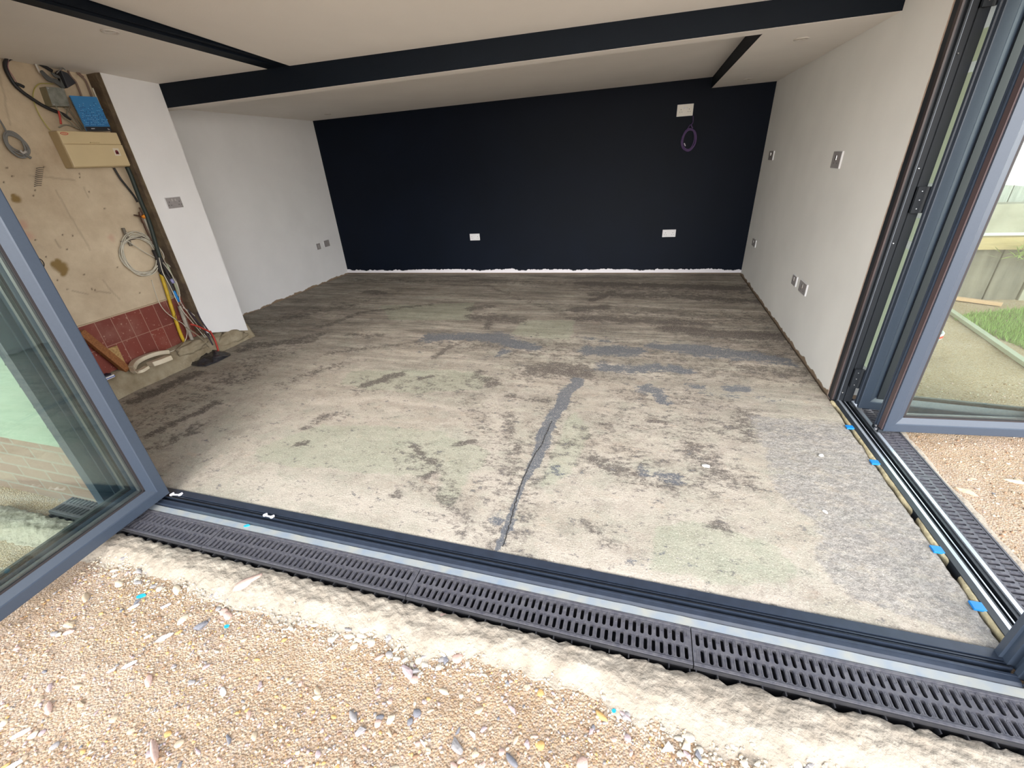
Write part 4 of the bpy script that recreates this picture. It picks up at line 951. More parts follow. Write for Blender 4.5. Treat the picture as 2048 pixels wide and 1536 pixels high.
def haunch2():
    bm = bmesh.new(); ys = rng(1.0, 3.1, .02); R = []
    for y in ys:
        e = 1.50+.03*noise.noise(Vector((3, y*4, 1)))+.012*noise.noise(Vector((3, y*18, 1))); row = []
        for k in range(9):
            f = k/8; x = 1.4435+(e-1.4435)*f; row.append(bm.verts.new((x, y, -.016-.03*f*f+.005*noise.noise(Vector((x*30, y*30, 2))))))
        row.append(bm.verts.new((e, y, -.09))); R.append(row)
    for a, b_ in zip(R, R[1:]):
        for j in range(len(a)-1): bm.faces.new((a[j], b_[j], b_[j+1], a[j+1]))
    tag(link('mortar_haunch', bm, HAUNCH, smooth=True), 'thin pale mortar strip along the garden side of the right side drain', 'mortar')
haunch2()

# ------------------------------------------------------------------ STONES
SC = {'beige': (.58, .46, .33), 'pink': (.60, .42, .36), 'grey': (.34, .32, .32), 'darkgrey': (.21, .21, .235), 'cream': (.70, .60, .46), 'orange': (.66, .40, .16), 'brown': (.33, .20, .12), 'white': (.85, .84, .82), 'mortar': (.62, .56, .47), 'mauve': (.48, .38, .39)}
PROT = []
for k in range(10):
    bm = bmesh.new(); bmesh.ops.create_icosphere(bm, subdivisions=2, radius=1)
    for v in bm.verts:
        v.co *= 1+.30*noise.noise(v.co*1.1+Vector((k*7, 0, 0)))+.10*noise.noise(v.co*3+Vector((0, k*5, 0)))
        v.co.x *= 1.25 if k % 2 else 1.0; v.co.z *= .55
        if k % 3 == 0:      # broken flat faces
            for d in (Vector((.8, .5, .2)), Vector((-.5, .8, .1)), Vector((.1, -.9, .3)), Vector((0, .2, .9))):
                d = d.normalized(); e = v.co.dot(d)-.62
                if e > 0: v.co -= d*e
    bmesh.ops.recalc_face_normals(bm, faces=bm.faces[:]); me = bpy.data.meshes.new('stone_shape'); bm.to_mesh(me); bm.free()
    for p in me.polygons: p.use_smooth = k % 3 != 0
    PROT.append(me)
SM = {}
def stone_me(k, c):
    if (k, c) not in SM:
        me = PROT[k].copy(); me.materials.append(mat('stone_'+c, SC[c], .8, 0, .3, 40 if k < 0 else 3, .25, bump=.2, bscale=6)); SM[(k, c)] = me
    return SM[(k, c)]
def top_z(x, y):
    if y > hedge(x) and y < .905 and x < 1.6: return -.026-.035*sstep(.45, 1, (.9045-y)/(.9045-hedge(x)))**1.4
    return ground_h(x, y)
def stone(x, y, r, c, k, label, group=None, asp=1., rz=None, cat='stone', nm='pebble'):
    o = bpy.data.objects.new(nm, stone_me(k, c)); COL.objects.link(o)
    o.location = (x, y, top_z(x, y)+r*.16); o.scale = (r*asp, r/asp, r*.9); o.rotation_euler = (random.uniform(-.15, .15), random.uniform(-.15, .15), random.uniform(0, 6.3) if rz is None else rz)
    tag(o, label, cat, group); return o
def stone_px(px, py, rpx, *a, **kw):
    p = F(px, py, -.055); q = F(px+rpx, py, -.055); return stone(p.x, p.y, (q-p).length*.95, *a, **kw)
KEY = [ (400, 1251, 11, 'darkgrey', 3, 'dark slate stone chip lying on the gravel below the left drain section', 1.1),
 (476+340, 1343, 15, 'mauve', 6, 'large pointed mauve stone just below the mortar bank', 1.5), (829, 1358, 9, 'pink', 1, 'round pink pebble touching the large mauve stone', 1.0), (829+3, 1340, 8, 'grey', 3, 'small grey angular stone right beside the large mauve stone', 1.2),
 (891, 1319, 9, 'darkgrey', 0, 'dark grey stone pressed against the mortar bank, left of a pink pebble', 1.2), (916, 1316, 10, 'pink', 5, 'rosy pebble pressed against the mortar bank, right of a dark grey stone', 1.0),
 (912, 1491, 15, 'grey', 3, 'grey-white angular stone near the bottom edge, left of centre', 1.2), (705, 1431, 10, 'grey', 2, 'elongated smooth grey stone standing out on the sand', 1.6), (720, 1459, 10, 'grey', 9, 'broken grey stone just below the elongated grey one', 1.1),
 (634, 1381, 8, 'beige', 1, 'oval beige pebble with a thin grey edge, half-way to the bottom left', 1.4), (632, 1393, 7, 'cream', 3, 'cream pebble chip touching an oval beige pebble', 1.2), (759, 1433, 7, 'darkgrey', 4, 'small blue-black pebble beside a pale crumbling lump', 1.2), (780, 1437, 10, 'cream', 0, 'pale crumbling lump beside a small blue-black pebble', 1.1),
 (946, 1469, 7, 'white', 3, 'small bright white chip right of centre near the bottom edge', 1.4), (846, 1485, 6, 'white', 6, 'thin white chip standing near the grey-white angular stone', 1.8), (1081, 1382, 7, 'orange', 5, 'round orange pebble by the mortar bank', 1.0), (1203, 1431, 9, 'orange', 1, 'oval ochre pebble, the largest yellowish stone on the right', 1.4), (1209, 1395, 7, 'cream', 0, 'cream stone at the lip of the mortar bank above the ochre pebble', 1.0),
 (1250, 1430, 8, 'mauve', 7, 'pale mauve oval pebble right of the ochre pebble', 1.5), (1256, 1475, 8, 'mauve', 2, 'mauve pebble left of the white triangular shard', 1.0), (1023, 1520, 10, 'darkgrey', 1, 'dark lozenge-shaped stone on the bottom edge', 1.5), (1374, 1490, 12, 'cream', 3, 'yellowish blocky stone right of the white triangular shard', 1.1), (1376, 1510, 9, 'mauve', 6, 'grey-mauve stone below a yellowish blocky stone', 1.3),
 (1165, 1527, 13, 'pink', 4, 'pale pink rounded stone cut by the bottom edge', 1.0), (1095, 1530, 8, 'cream', 3, 'square cream chip on the bottom edge', 1.0), (1025, 1417, 8, 'mauve', 9, 'rough mauve stone left of the orange pebbles', 1.4), (308, 1500, 13, 'pink', 7, 'long flat pinkish pebble near the bottom left corner', 1.9), (444, 1381, 8, 'white', 2, 'whitish oval pebble on bare sand, lower left', 1.4),
 (367, 1236, 9, 'cream', 1, 'cream rounded stone left of the dark slate chip', 1.2), (139, 1248, 10, 'beige', 3, 'broad beige stone near the bottom rail of the left door', 1.1), (136, 1262, 8, 'pink', 0, 'flat pinkish stone just below a broad beige stone near the left door', 1.3), (95, 1415, 9, 'pink', 1, 'flat rosy pebble at far lower left', 1.5), (296, 1361, 9, 'pink', 5, 'rounded salmon pebble in the lower left gravel', 1.3),
 (455, 1230, 9, 'pink', 8, 'pinkish pebble, upper of a small cluster below the mortar bank', 1.2), (446, 1222, 8, 'pink', 4, 'brick-pink pebble at the edge of the mortar bank, in a small cluster', 1.0), (353, 1178, 9, 'cream', 1, 'rounded cream pebble half set in the mortar edge near the left door', 1.3), (237, 1166, 8, 'cream', 5, 'cream pebble against the shaded gravel under the left door', 1.2), (170, 1192, 9, 'beige', 7, 'long sandy pebble under the left door rail', 1.5),
 (456, 1476, 8, 'darkgrey', 6, 'small dark slate sliver in the lower left gravel', 1.6), (1927, 990, 13, 'beige', 6, 'flat yellowish stone on the earth beside the right side drain', 1.7), (2022, 970, 9, 'cream', 7, 'pale stone on the earth near the right edge of the picture', 1.6)]
for px, py, r, c, k, lab, asp in KEY:
    stone_px(px, py, r, c, k, lab, asp=asp, rz=-.5 if asp > 1.3 else None)
# brick fragments bedded in the mortar
for px, py, r, lab in ((497, 1166, 17, 'long salmon brick fragment bedded in the mortar bank'), (884, 1235, 9, 'round pinkish brick pebble bedded in the mortar bank')):
    p = F(px, py, -.03); q = F(px+r, py, -.03)
    o = stone(p.x, p.y, (q-p).length, 'pink', 4, lab, asp=1.5 if r > 10 else 1, rz=.9, cat='brick', nm='brick_fragment'); o.location.z = -.024
# white triangle shard, blue scraps, white paint splashes
bm = bmesh.new(); p = F(1337, 1491, -.05)
tri = [F(1323, 1501, -.05), F(1350, 1499, -.05), F(1337, 1481, -.05)]
A = [bm.verts.new((v.x, v.y, ground_h(p.x, p.y)+.004)) for v in tri]; B = [bm.verts.new((v.x, v.y, ground_h(p.x, p.y)+.011)) for v in tri]
bm.faces.new(A[::-1]); bm.faces.new(B)
for i in range(3): bm.faces.new((A[i], A[(i+1) % 3], B[(i+1) % 3], B[i]))
tag(link('tile_shard', bm, mat('shard_white', (.88, .87, .85), .5)), 'bright white triangular shard lying on the sand', 'shard')
def scrap(px, py, r, m, nm, lab, cat, zz=-.055, asp=1.4, rz=.5):
    p = F(px, py, zz); q = F(px+r, py, zz); R_ = (q-p).length; bm = bmesh.new(); n = 14
    V = [bm.verts.new((math.cos(a)*R_*asp*(1+.35*noise.noise(Vector((math.cos(a)*2, math.sin(a)*2, px)))), math.sin(a)*R_/asp*(1+.35*noise.noise(Vector((math.cos(a)*2, math.sin(a)*2, py)))), .002*noise.noise(Vector((a, px, 0))))) for a in [2*math.pi*i/n for i in range(n)]]
    f = bm.faces.new(V); g = bmesh.ops.extrude_face_region(bm, geom=[f]); 
    for v in [v for v in g['geom'] if isinstance(v, bmesh.types.BMVert)]: v.co.z += .003
    o = link(nm, bm, m); o.location = (p.x, p.y, top_z(p.x, p.y)+.004); o.rotation_euler.z = rz; tag(o, lab, cat)
BS = mat('blue_scrap', (.02, .38, .62), .4); WS = mat('splash_white', (.82, .82, .82), .7)
scrap(283, 1193, 6, BS, 'plastic_scrap', 'small bright blue plastic scrap on the gravel nearest the left door', 'scrap')
scrap(453, 1252, 4, BS, 'plastic_scrap', 'tiny bright blue plastic scrap right of the dark slate chip', 'scrap', asp=1.1)
scrap(1228, 1422, 4, BS, 'plastic_scrap', 'tiny blue plastic scrap near the ochre pebble on the right', 'scrap', asp=1.1)
scrap(494, 1052, 4, BS, 'plastic_scrap', 'tiny blue plastic scrap on the metal sill', 'scrap', zz=-.007); bpy.data.objects['plastic_scrap.003'].location.z = -.006
for i, (px, py, r, lab) in enumerate(((329, 1275, 12, 'upper of the white lime splashes in the gravel, largest streak'), (259, 1330, 10, 'middle white lime splash in the lower left gravel'), (223, 1342, 6, 'small white lime splash just left of a larger one'), (38, 1465, 12, 'white lime splash at the far lower left'), (22, 1530, 12, 'white lime splash at the bottom left corner'), (267, 1214, 8, 'small white lime splash below the blue scrap near the left door'), (297, 1273, 6, 'small white lime splash left of the largest streak'), (332, 1212, 7, 'thin white lime streak by the mortar edge'))):
    scrap(px, py, r*.7, WS, 'lime_splash', lab, 'splash', asp=1.7, rz=.9)
# countable loose stones, one by one
G1 = 'small loose pebbles on the sandy gravel'; G2 = 'mortar-coated stones along the lower edge of the mortar bank'; G3 = 'small stones on the earth by the right side drain'
cols = ['beige', 'beige', 'cream', 'pink', 'pink', 'beige', 'grey', 'orange', 'cream', 'darkgrey', 'mauve', 'beige', 'cream', 'mauve', 'pink', 'beige']
cnt = 0
while cnt < 185:
    px, py = random.uniform(0, 1850), random.uniform(1090, 1536); p = F(px, py, -.055)
    if p.y > hedge(p.x)-.005 or p.x < -2.28: continue
    if p.x > -2.28 and p.y > .4 and p.x < -2.2+(0): continue
    stone(p.x, p.y, random.choice((.005, .006, .007, .008, .010, .012)), random.choice(cols), random.randrange(10), 'small loose pebble lying on the sandy gravel below the mortar bank', G1, asp=random.uniform(.9, 1.4)); cnt += 1
for i in range(85):
    x = random.choice((random.uniform(-2.2, -1.6), random.uniform(-1.15, -.45), random.uniform(-.95, -.55), random.uniform(.2, .75), random.uniform(-2.2, 1.2))); y = hedge(x)+random.uniform(-.028, .030)
    stone(x, y, random.choice((.007, .009, .011, .014)), random.choice(('mortar', 'mortar', 'cream', 'grey')), random.randrange(10), 'mortar-coated stone along the crumbling lower edge of the mortar bank', G2, asp=random.uniform(.9, 1.4))
for i in range(28):
    x = random.uniform(1.5, 2.3); y = random.uniform(1.2, 2.35)
    stone(x, y, random.choice((.006, .009, .012)), random.choice(cols), random.randrange(10), 'small stone on the bare earth beside the right side drain', G3, asp=random.uniform(.9, 1.4))
# uncountable grit
def grit(name, n, area, rmin, rmax, label, seed):
    rnd = random.Random(seed); ico = bmesh.new(); bmesh.ops.create_icosphere(ico, subdivisions=1, radius=1); ico.verts.ensure_lookup_table()
    bv = [v.co.copy() for v in ico.verts]; bf = [[v.index for v in f.verts] for f in ico.faces]; ico.free()
    VV = []; FF = []; CC = []; k = 0
    tries = 0
    while k < n and tries < n*20:
        tries += 1
        p = area(rnd)
        if p is None: continue
        x, y, z, cm = p; r = rmin+(rmax-rmin)*rnd.random()**2.5
        a = rnd.random()*6.3; ca, sa = math.cos(a), math.sin(a); sx_, sy_, sz_ = rnd.uniform(.8, 1.5), rnd.uniform(.6, 1), rnd.uniform(.45, .8)
        col = SC[rnd.choice(cm)]; sh = rnd.uniform(.7, 1.1); b0 = len(VV)
        for v in bv:
            j = 1+rnd.uniform(-.18, .18); X, Y, Z = v.x*sx_*r*j, v.y*sy_*r*j, v.z*sz_*r*j
            VV.append((x+X*ca-Y*sa, y+X*sa+Y*ca, z+Z)); CC.extend((col[0]*sh, col[1]*sh, col[2]*sh, 1))
        FF += [[b0+i for i in f] for f in bf]; k += 1
    me = bpy.data.meshes.new(name); me.from_pydata(VV, [], FF); at_ = me.color_attributes.new('stone', 'FLOAT_COLOR', 'POINT'); at_.data.foreach_set('color', CC)
    for p in me.polygons: p.use_smooth = True
    M = MC.get('gritmat')
    if not M:
        M = bpy.data.materials.new('gritmat'); MC['gritmat'] = M; M.use_nodes = True; a_ = M.node_tree.nodes.new('ShaderNodeAttribute'); a_.attribute_name = 'stone'; M.node_tree.links.new(a_.outputs['Color'], M.node_tree.nodes['Principled BSDF'].inputs['Base Color']); M.node_tree.nodes['Principled BSDF'].inputs['Roughness'].default_value = .9
    me.materials.append(M); o = bpy.data.objects.new(name, me); COL.objects.link(o); tag(o, label, 'gravel', kind='stuff')
def area1(r):
    x, y = r.uniform(-2.3, 1.5), r.uniform(.0, .82)
    if y > hedge(x)-.002: return None
    d = .5+.8*noise.noise(Vector((x*4, y*4, 11)))+.5*noise.noise(Vector((x*1.6, y*1.6, 4)))
    if r.random() > d+.25: return None
    return x, y, ground_h(x, y)+.0008, ('beige', 'cream', 'pink', 'brown', 'beige', 'orange', 'grey', 'mauve') 
grit('fine_gravel', 14000, area1, .0018, .0065, 'fine sandy gravel and grit covering the ground in front of the drain', 3)
def area2(r):
    x = r.uniform(-2.3, 1.4); y = hedge(x)+r.gauss(.005, .03)
    if y > .89 or y < .4: return None
    return x, y, top_z(x, y)+.001, ('mortar', 'mortar', 'cream', 'beige')
grit('mortar_crumbs', 3200, area2, .0015, .0065, 'crumbled mortar grit along the lower edge of the mortar bank', 5)
def area3(r):
    x, y = r.uniform(1.47, 3.0), r.uniform(1.0, 3.3); return x, y, ground_h(x, y)+.001, ('beige', 'cream', 'brown', 'pink')
grit('earth_grit', 3500, area3, .002, .008, 'fine grit on the bare earth to the right of the side drain', 6)

# ------------------------------------------------------------------ GARDEN BEYOND THE RIGHT OPENING
STONEW = mat('weathered_concrete', (.40, .36, .30), .9, nscale=5, col2=(.27, .24, .20), bump=.4, bscale=20)
SLEEP = mat('grey_sleeper', (.20, .165, .14), .9, nscale=4, col2=(.10, .085, .075), stretch=(3, 3, .6), bump=.4, bscale=20)
YW = 5.22
for i in range(12):
    x0 = 2.2+i*.26; pale = i % 3 == 2
    bm = bmesh.new(); box(bm, (x0, YW+(.0 if pale else .02), -.1), (x0+.25, YW+.12, .455))
    lab = 'upright weathered retaining sleeper below the timber rail in the garden'
    tag(link('retaining_sleeper', bm, STONEW if pale else SLEEP, bevel=.006), ('pale ' if pale else 'dark grey ')+lab, 'sleeper', 'pale upright sleepers' if pale else 'dark upright sleepers')
bm = bmesh.new(); box(bm, (2.2, YW-.04, .455), (6.5, YW+.05, .565)); tag(link('timber_rail', bm, mat('new_timber', (.45, .32, .16), .7, nscale=5, namt=.25, stretch=(1, 12, 12))), 'yellow new timber rail along the garden retaining wall', 'timber')
bm = bmesh.new(); box(bm, (2.2, YW+.0, .60), (6.5, YW+.14, .845)); tag(link('concrete_coping', bm, STONEW), 'pale concrete beam lying above the yellow timber rail', 'concrete beam')
deck = mat('grey_boards', (.38, .38, .36), .8, nscale=6, col2=(.26, .26, .25), stretch=(8, 8, .8))
fen = thing('board_fence', 'grey weathered board fence above the concrete beam in the garden', 'fence', (4, YW+.3, .8))
for i in range(30):
    x0 = 2.2+i*.148; bm = bmesh.new(); box(bm, (x0, YW+.25, .80), (x0+.138, YW+.272, 1.22)); o = link('board', bm, deck, fen)
bm = bmesh.new(); box(bm, (2.2, YW+.22, 1.22), (6.7, YW+.30, 1.27)); link('top_rail', bm, mat('red_rail', (.24, .15, .12), .8), fen)
gh = thing('garden_building', 'white and grey outbuilding far behind the garden fence', 'building', (5, 8.2, 0))
bm = bmesh.new(); box(bm, (2.0, 8, 0), (9, 10, 1.9)); link('wall', bm, mat('far_white', (.75, .78, .78), .8), gh)
bm = bmesh.new(); prism(bm, [(7.8, 1.9), (9, 2.5), (10.2, 1.9)], 'x', 1.9, 9.1); link('roof', bm, mat('far_roof', (.30, .33, .36), .8), gh)
for x in (3.0, 4.6, 6.2): bx('window', (x, 7.97, 1.0), (x+.8, 8.01, 1.6), mat('far_glass', (.10, .13, .15), .2), gh)
# pale plank on the ground
def plank(name, a, b_, wd, th, m, lab, cat, z):
    a, b_ = Vector(a), Vector(b_); u = (b_-a).normalized(); s = Vector((-u.y, u.x, 0))*wd/2; bm = bmesh.new()
    hexa(bm, [a-s, b_-s, b_+s, a+s, a-s+Vector((0,0,th)), b_-s+Vector((0,0,th)), b_+s+Vector((0,0,th)), a+s+Vector((0,0,th))]); return tag(link(name, bm, m, bevel=.003), lab, cat)
a = F(1872, 606, -.03); b_ = F(2080, 752, -.03); plank('timber_batten', a, b_, .045, .03, mat('pale_batten', (.42, .42, .33), .7), 'long pale batten lying across the bare earth behind the right door', 'batten', 0)
a = F(1893, 597, -.03); b_ = F(2003, 612, -.03); plank('timber_batten', a, b_, .05, .03, mat('pink_batten', (.62, .38, .24), .7), 'short orange batten along the foot of the dark sleepers', 'batten', 0)
# grass patch
def grass():
    rnd = random.Random(4); V = []; Fc = []
    for _ in range(9000):
        px, py = rnd.uniform(1910, 2200), rnd.uniform(612, 700)
        if py > 640+(px-1910)*.42 or py < 634-(px-1910)*.12: continue
        p = F(px, py, -.035); h = rnd.uniform(.02, .06); a = rnd.random()*6.3; dx, dy = math.cos(a)*.004, math.sin(a)*.004; lx, ly = rnd.uniform(-.03, .03), rnd.uniform(-.03, .03); b0 = len(V)
        z = ground_h(p.x, p.y); V += [(p.x-dx, p.y-dy, z), (p.x+dx, p.y+dy, z), (p.x+lx, p.y+ly, z+h)]; Fc.append((b0, b0+1, b0+2))
    me = bpy.data.meshes.new('grass_patch'); me.from_pydata(V, [], Fc); me.materials.append(mat('grass', (.22, .34, .08), .8)); o = bpy.data.objects.new('grass_patch', me); COL.objects.link(o); tag(o, 'patch of short green grass on the earth beyond the batten', 'grass', kind='stuff')
    V = []; Fc = []
    for _ in range(160):   # leafy tuft over the rail
        p = Vector((3.35+rnd.gauss(0, .10), YW-.16+rnd.gauss(0, .03), .45+rnd.gauss(0, .03))); d = Vector((rnd.uniform(-1, 1), rnd.uniform(-.6, .2), rnd.uniform(-.3, .8))).normalized()*rnd.uniform(.06, .14); s = d.cross(Vector((0, 0, 1))).normalized()*.008; b0 = len(V)
        V += [p, p+d*.5+s, p+d, p+d*.5-s]; Fc.append((b0, b0+1, b0+2, b0+3))
    me = bpy.data.meshes.new('leafy_plant'); me.from_pydata([tuple(v) for v in V], [], Fc); me.materials.append(mat('leafg', (.30, .38, .12), .7)); o = bpy.data.objects.new('leafy_plant', me); COL.objects.link(o); tag(o, 'yellowish green leafy tuft in front of the timber rail at the right edge', 'plant')
    if 0: tag(o, 'x over the timber rail at the right edge', 'plant')
    me = o.data; o2 = None
grass()
# tub behind the door frame
p = F(1846, 722, -.04); bc = Vector((p.x-.03, p.y+.09, ground_h(p.x, p.y)))
t = thing('plastic_tub', 'grey plastic tub with white rim partly hidden behind the right door frame', 'bucket', bc)
bm = bmesh.new(); n = 28; prof = [(.085, 0), (.112, .17), (.112, .20), (.106, .20), (.106, .17), (.080, .008)]
R = [[bm.verts.new((bc.x+math.cos(2*math.pi*i/n)*r, bc.y+math.sin(2*math.pi*i/n)*r, bc.z+z)) for i in range(n)] for r, z in prof]
for a_, b_ in zip(R, R[1:]):
    for j in range(n): bm.faces.new((a_[j], a_[(j+1) % n], b_[(j+1) % n], b_[j]))
bm.faces.new(R[0][::-1]); bm.faces.new(R[-1]); link('tub_body', bm, mat('tub_grey', (.32, .33, .36), .5), t, smooth=True)
bm = bmesh.new(); prof = [(.113, .165), (.120, .168), (.122, .205), (.112, .208), (.108, .20)]
R = [[bm.verts.new((bc.x+math.cos(2*math.pi*i/n)*r, bc.y+math.sin(2*math.pi*i/n)*r, bc.z+z)) for i in range(n)] for r, z in prof]
for a_, b_ in zip(R, R[1:]):
    for j in range(n): bm.faces.new((a_[j], a_[(j+1) % n], b_[(j+1) % n], b_[j]))
link('rim', bm, mat('tub_white', (.72, .74, .76), .4), t, smooth=True)
bm = bmesh.new(); R = []
for i in range(7):
    a_ = math.radians(-100+i*10); R.append([bm.verts.new((bc.x+math.cos(a_)*.1235, bc.y+math.sin(a_)*.1235, bc.z+z)) for z in (.178, .196)])
for a_, b_ in zip(R, R[1:]): bm.faces.new((a_[0], b_[0], b_[1], a_[1]))
link('red_label', bm, mat('label_red', (.62, .06, .04), .5), t)
bm = bmesh.new()
for zz, rr in ((.115, .016), (.075, .014)):
    for i in range(12):
        a0, a1 = 2*math.pi*i/12, 2*math.pi*(i+1)/12; am = math.radians(-62)
        def pp(a, r): 
            h = zz+math.sin(a)*r; rad = .0865+.0275*h/.17; an = am+math.cos(a)*r/rad; return (bc.x+math.cos(an)*rad, bc.y+math.sin(an)*rad, bc.z+h)
        bm.faces.new([bm.verts.new(pp(*q)) for q in ((a0, rr), (a1, rr), (a1, rr*.55), (a0, rr*.55))])
link('white_marking', bm, mat('tub_white', (.72, .74, .76), .4), t)

# ------------------------------------------------------------------ THINGS ON AND BELOW THE STRIPPED WALL
def W(px, py, off=.02): return P(px, py, 'x', XS+off)
def wpath(pts, off=.02): return [W(p[0], p[1], p[2] if len(p) > 2 else off) for p in pts]
def wpanel(bm, c4, off, th):
    """slab whose outer face has the four measured corners (clockwise from top left)"""
    q = [W(a, b_, off) for a, b_ in c4]; ys_ = [q[0].y, q[1].y, q[2].y, q[3].y]
    hexa(bm, [Vector((XS+off-th, v.y, v.z)) for v in q]+[Vector((XS+off, v.y, v.z)) for v in q])
# fuse box
CX = -3.84; a_, b_ = P(114, 263, 'x', CX), P(262, 333, 'x', CX); CY0, CY1, CZ0, CZ1 = a_.y, b_.y, P(200, 334.5, 'x', CX).z, P(175, 263, 'x', CX).z
t = thing('fuse_box', 'cream plastic fuse box on the stripped wall beneath the blue notebook', 'fuse box', (XS, 2.5, CZ0))
def bxp(name, a, b_, m, par, bev=0): 
    bm = bmesh.new(); box(bm, a, b_); return link(name, bm, m, par, bevel=bev)
CRD = mat('cream_plastic_side', (.50, .39, .22), .5, nscale=6, namt=.1)
bxp('enclosure', (XS, CY0, CZ0), (CX-.004, CY1, CZ1), CRD, t, .006)
bxp('upper_cover', (CX-.02, CY0+.002, CZ1-.078), (CX+.001, CY1-.002, CZ1-.001), CREAMP, t, .004)
lid = bxp('hinged_lid', (CX-.02, CY0+.002, CZ0+.006), (CX+.005, CY1-.002, CZ1-.081), CREAMP, t, .004)
bxp('lid_latch', (CX, CY0+.17, CZ1-.072), (CX+.007, CY0+.23, CZ1-.066), CRD, lid)
bxp('warning_sticker', (CX+.005, CY0+.30, CZ0+.072), (CX+.0056, CY0+.342, CZ0+.122), mat('sticker_white', (.66, .60, .50), .6), lid, .0)
bm = bmesh.new(); cyl(bm, (CX+.0057, CY0+.321, CZ0+.099), .011, .0006, 'x', 10); box(bm, (CX+.0057, CY0+.310, CZ0+.082), (CX+.0063, CY0+.332, CZ0+.096)); link('sticker_mark', bm, mat('mark_dark_red', (.16, .02, .03), .6), lid)
bm = bmesh.new(); n = 20; 
V = [bm.verts.new((CX+.0016, CY0+.036+.024*math.cos(2*math.pi*i/n), CZ1-.017+.009*math.sin(2*math.pi*i/n))) for i in range(n)]
V2x = [bm.verts.new((CX+.0016, CY0+.036+.019*math.cos(2*math.pi*i/n), CZ1-.017+.0055*math.sin(2*math.pi*i/n))) for i in range(n)]
for i in range(n): bm.faces.new((V[i], V[(i+1) % n], V2x[(i+1) % n], V2x[i]))
box(bm, (CX+.0015, CY0+.024, CZ1-.0185), (CX+.0022, CY0+.048, CZ1-.0155)); link('maker_badge', bm, mat('badge_red', (.50, .04, .03), .5), t)
# blue spiral notebook standing on the fuse box
nb = [W(138, 191, .085), W(193, 194, .085), W(224, 262, .10), W(173, 262, .10)]
t = thing('spiral_notebook', 'blue spiral notebook with a pattern of darker flecks, standing on the fuse box', 'notebook', nb[3])
def npt(u, v, d=0):
    a = nb[3].lerp(nb[2], u); b_ = nb[0].lerp(nb[1], u); return a.lerp(b_, v)+Vector((d, 0, 0))
bm = bmesh.new(); hexa(bm, [npt(u, v, d) for d in (-.012, -.001) for u, v in ((.03, 0), (1, 0), (1, 1), (.03, 1))]); link('paper_block', bm, mat('paper', (.6, .58, .52), .8), t)
bm = bmesh.new(); hexa(bm, [npt(u, v, d) for d in (-.001, .001) for u, v in ((0, 0), (1, 0), (1, 1), (0, 1))]); cov = link('cover', bm, mat('notebook_blue', (.035, .20, .46), .5), t)
bm = bmesh.new(); hexa(bm, [npt(u, v, d) for d in (.001, .0018) for u, v in ((.02, 0), (1, 0), (1, .13), (.02, .13))]); link('black_band', bm, mat('nb_black', (.012, .013, .02), .5), cov)
rr = random.Random(5); bd = bmesh.new(); bl_ = bmesh.new()
for i in range(14):
    for j in range(16):
        u = .06+i*.067+(j % 2)*.033; v = .16+j*.05
        if u > .97 or rr.random() < (v-.12)*1.25+.05*(u): continue
        for bmx, du, dv in ((bd, 0, 0), (bl_, .02, .018)):
            if bmx is bl_ and rr.random() < .45: continue
            bmx.faces.new([bmx.verts.new(npt(u+du+a, v+dv+b_, .0016)) for a, b_ in ((0, 0), (.04, .006), (.045, .026), (.008, .024))])
link('dark_flecks', bd, mat('nb_dark', (.012, .055, .20), .5), cov); link('light_flecks', bl_, mat('nb_light', (.18, .45, .75), .5), cov)
bm = bmesh.new()
for i in range(4): box(bm, npt(.22+i*.035, .055, .0018), npt(.245+i*.035, .085, .0024))
for i in range(2): box(bm, npt(.86+i*.04, .03, .0018), npt(.885+i*.04, .08-.02*i, .0024))
link('cover_lettering', bm, mat('nb_white', (.5, .5, .52), .5), cov)
bm = bmesh.new()
for k in range(26):
    c = npt(0, .02+k*.037, 0); tube(bm, [c+Vector((.006*math.cos(a), .006*math.sin(a)-.001, 0)) for a in [2*math.pi*i/8 for i in range(9)]], .0009, 4, False)
link('spiral_binding', bm, mat('spiral', (.03, .03, .04), .4), t)
# galvanised junction box
t = thing('junction_box', 'small galvanised metal junction box left of the blue notebook', 'junction box', W(120, 210, .0))
q = [W(92, 173, .07), W(128, 176, .07), W(141, 213, .07), W(106, 212, .07)]
GALV = mat('galvanised', (.28, .29, .26), .5, .4, nscale=40, namt=.35)
bm = bmesh.new(); hexa(bm, [Vector((XS, v.y, v.z)) for v in q]+[Vector((XS+.064, v.y, v.z)) for v in q]); link('box_body', bm, mat('galv_side', (.30, .27, .17), .6, nscale=20, namt=.3), t)
bm = bmesh.new(); c = sum(q, Vector())/4; hexa(bm, [Vector((XS+.064, v.y, v.z)) for v in q]+[Vector((XS+.068, v.y, v.z)) for v in q]); lidb = link('lid', bm, GALV, t, bevel=.001)
for k in range(4):
    bm = bmesh.new(); v = q[k].lerp(c, .17); cyl(bm, (XS+.068, v.y, v.z), .0035, .002, 'x', 10); link('screw_head', bm, STEEL, lidb)
# black power adapter
t = thing('power_adapter', 'black plastic power adapter above the blue notebook, against the stripped wall', 'power adapter', W(135, 165, 0))
bm = bmesh.new(); wpanel(bm, [(121, 140), (136, 146), (153, 166), (136, 176)], .075, .055); link('adapter_body', bm, mat('adapter_black', (.03, .033, .042), .45), t, bevel=.004)
bm = bmesh.new(); wpanel(bm, [(117, 144), (121, 140), (136, 176), (131, 172)], .06, .04); link('adapter_edge', bm, mat('adapter_dark', (.012, .012, .015), .5), t)
t2o = tubeobj('strap', wpath([(113, 147), (121, 139), (126, 136), (131, 141)], .085), .003, CABG, t)
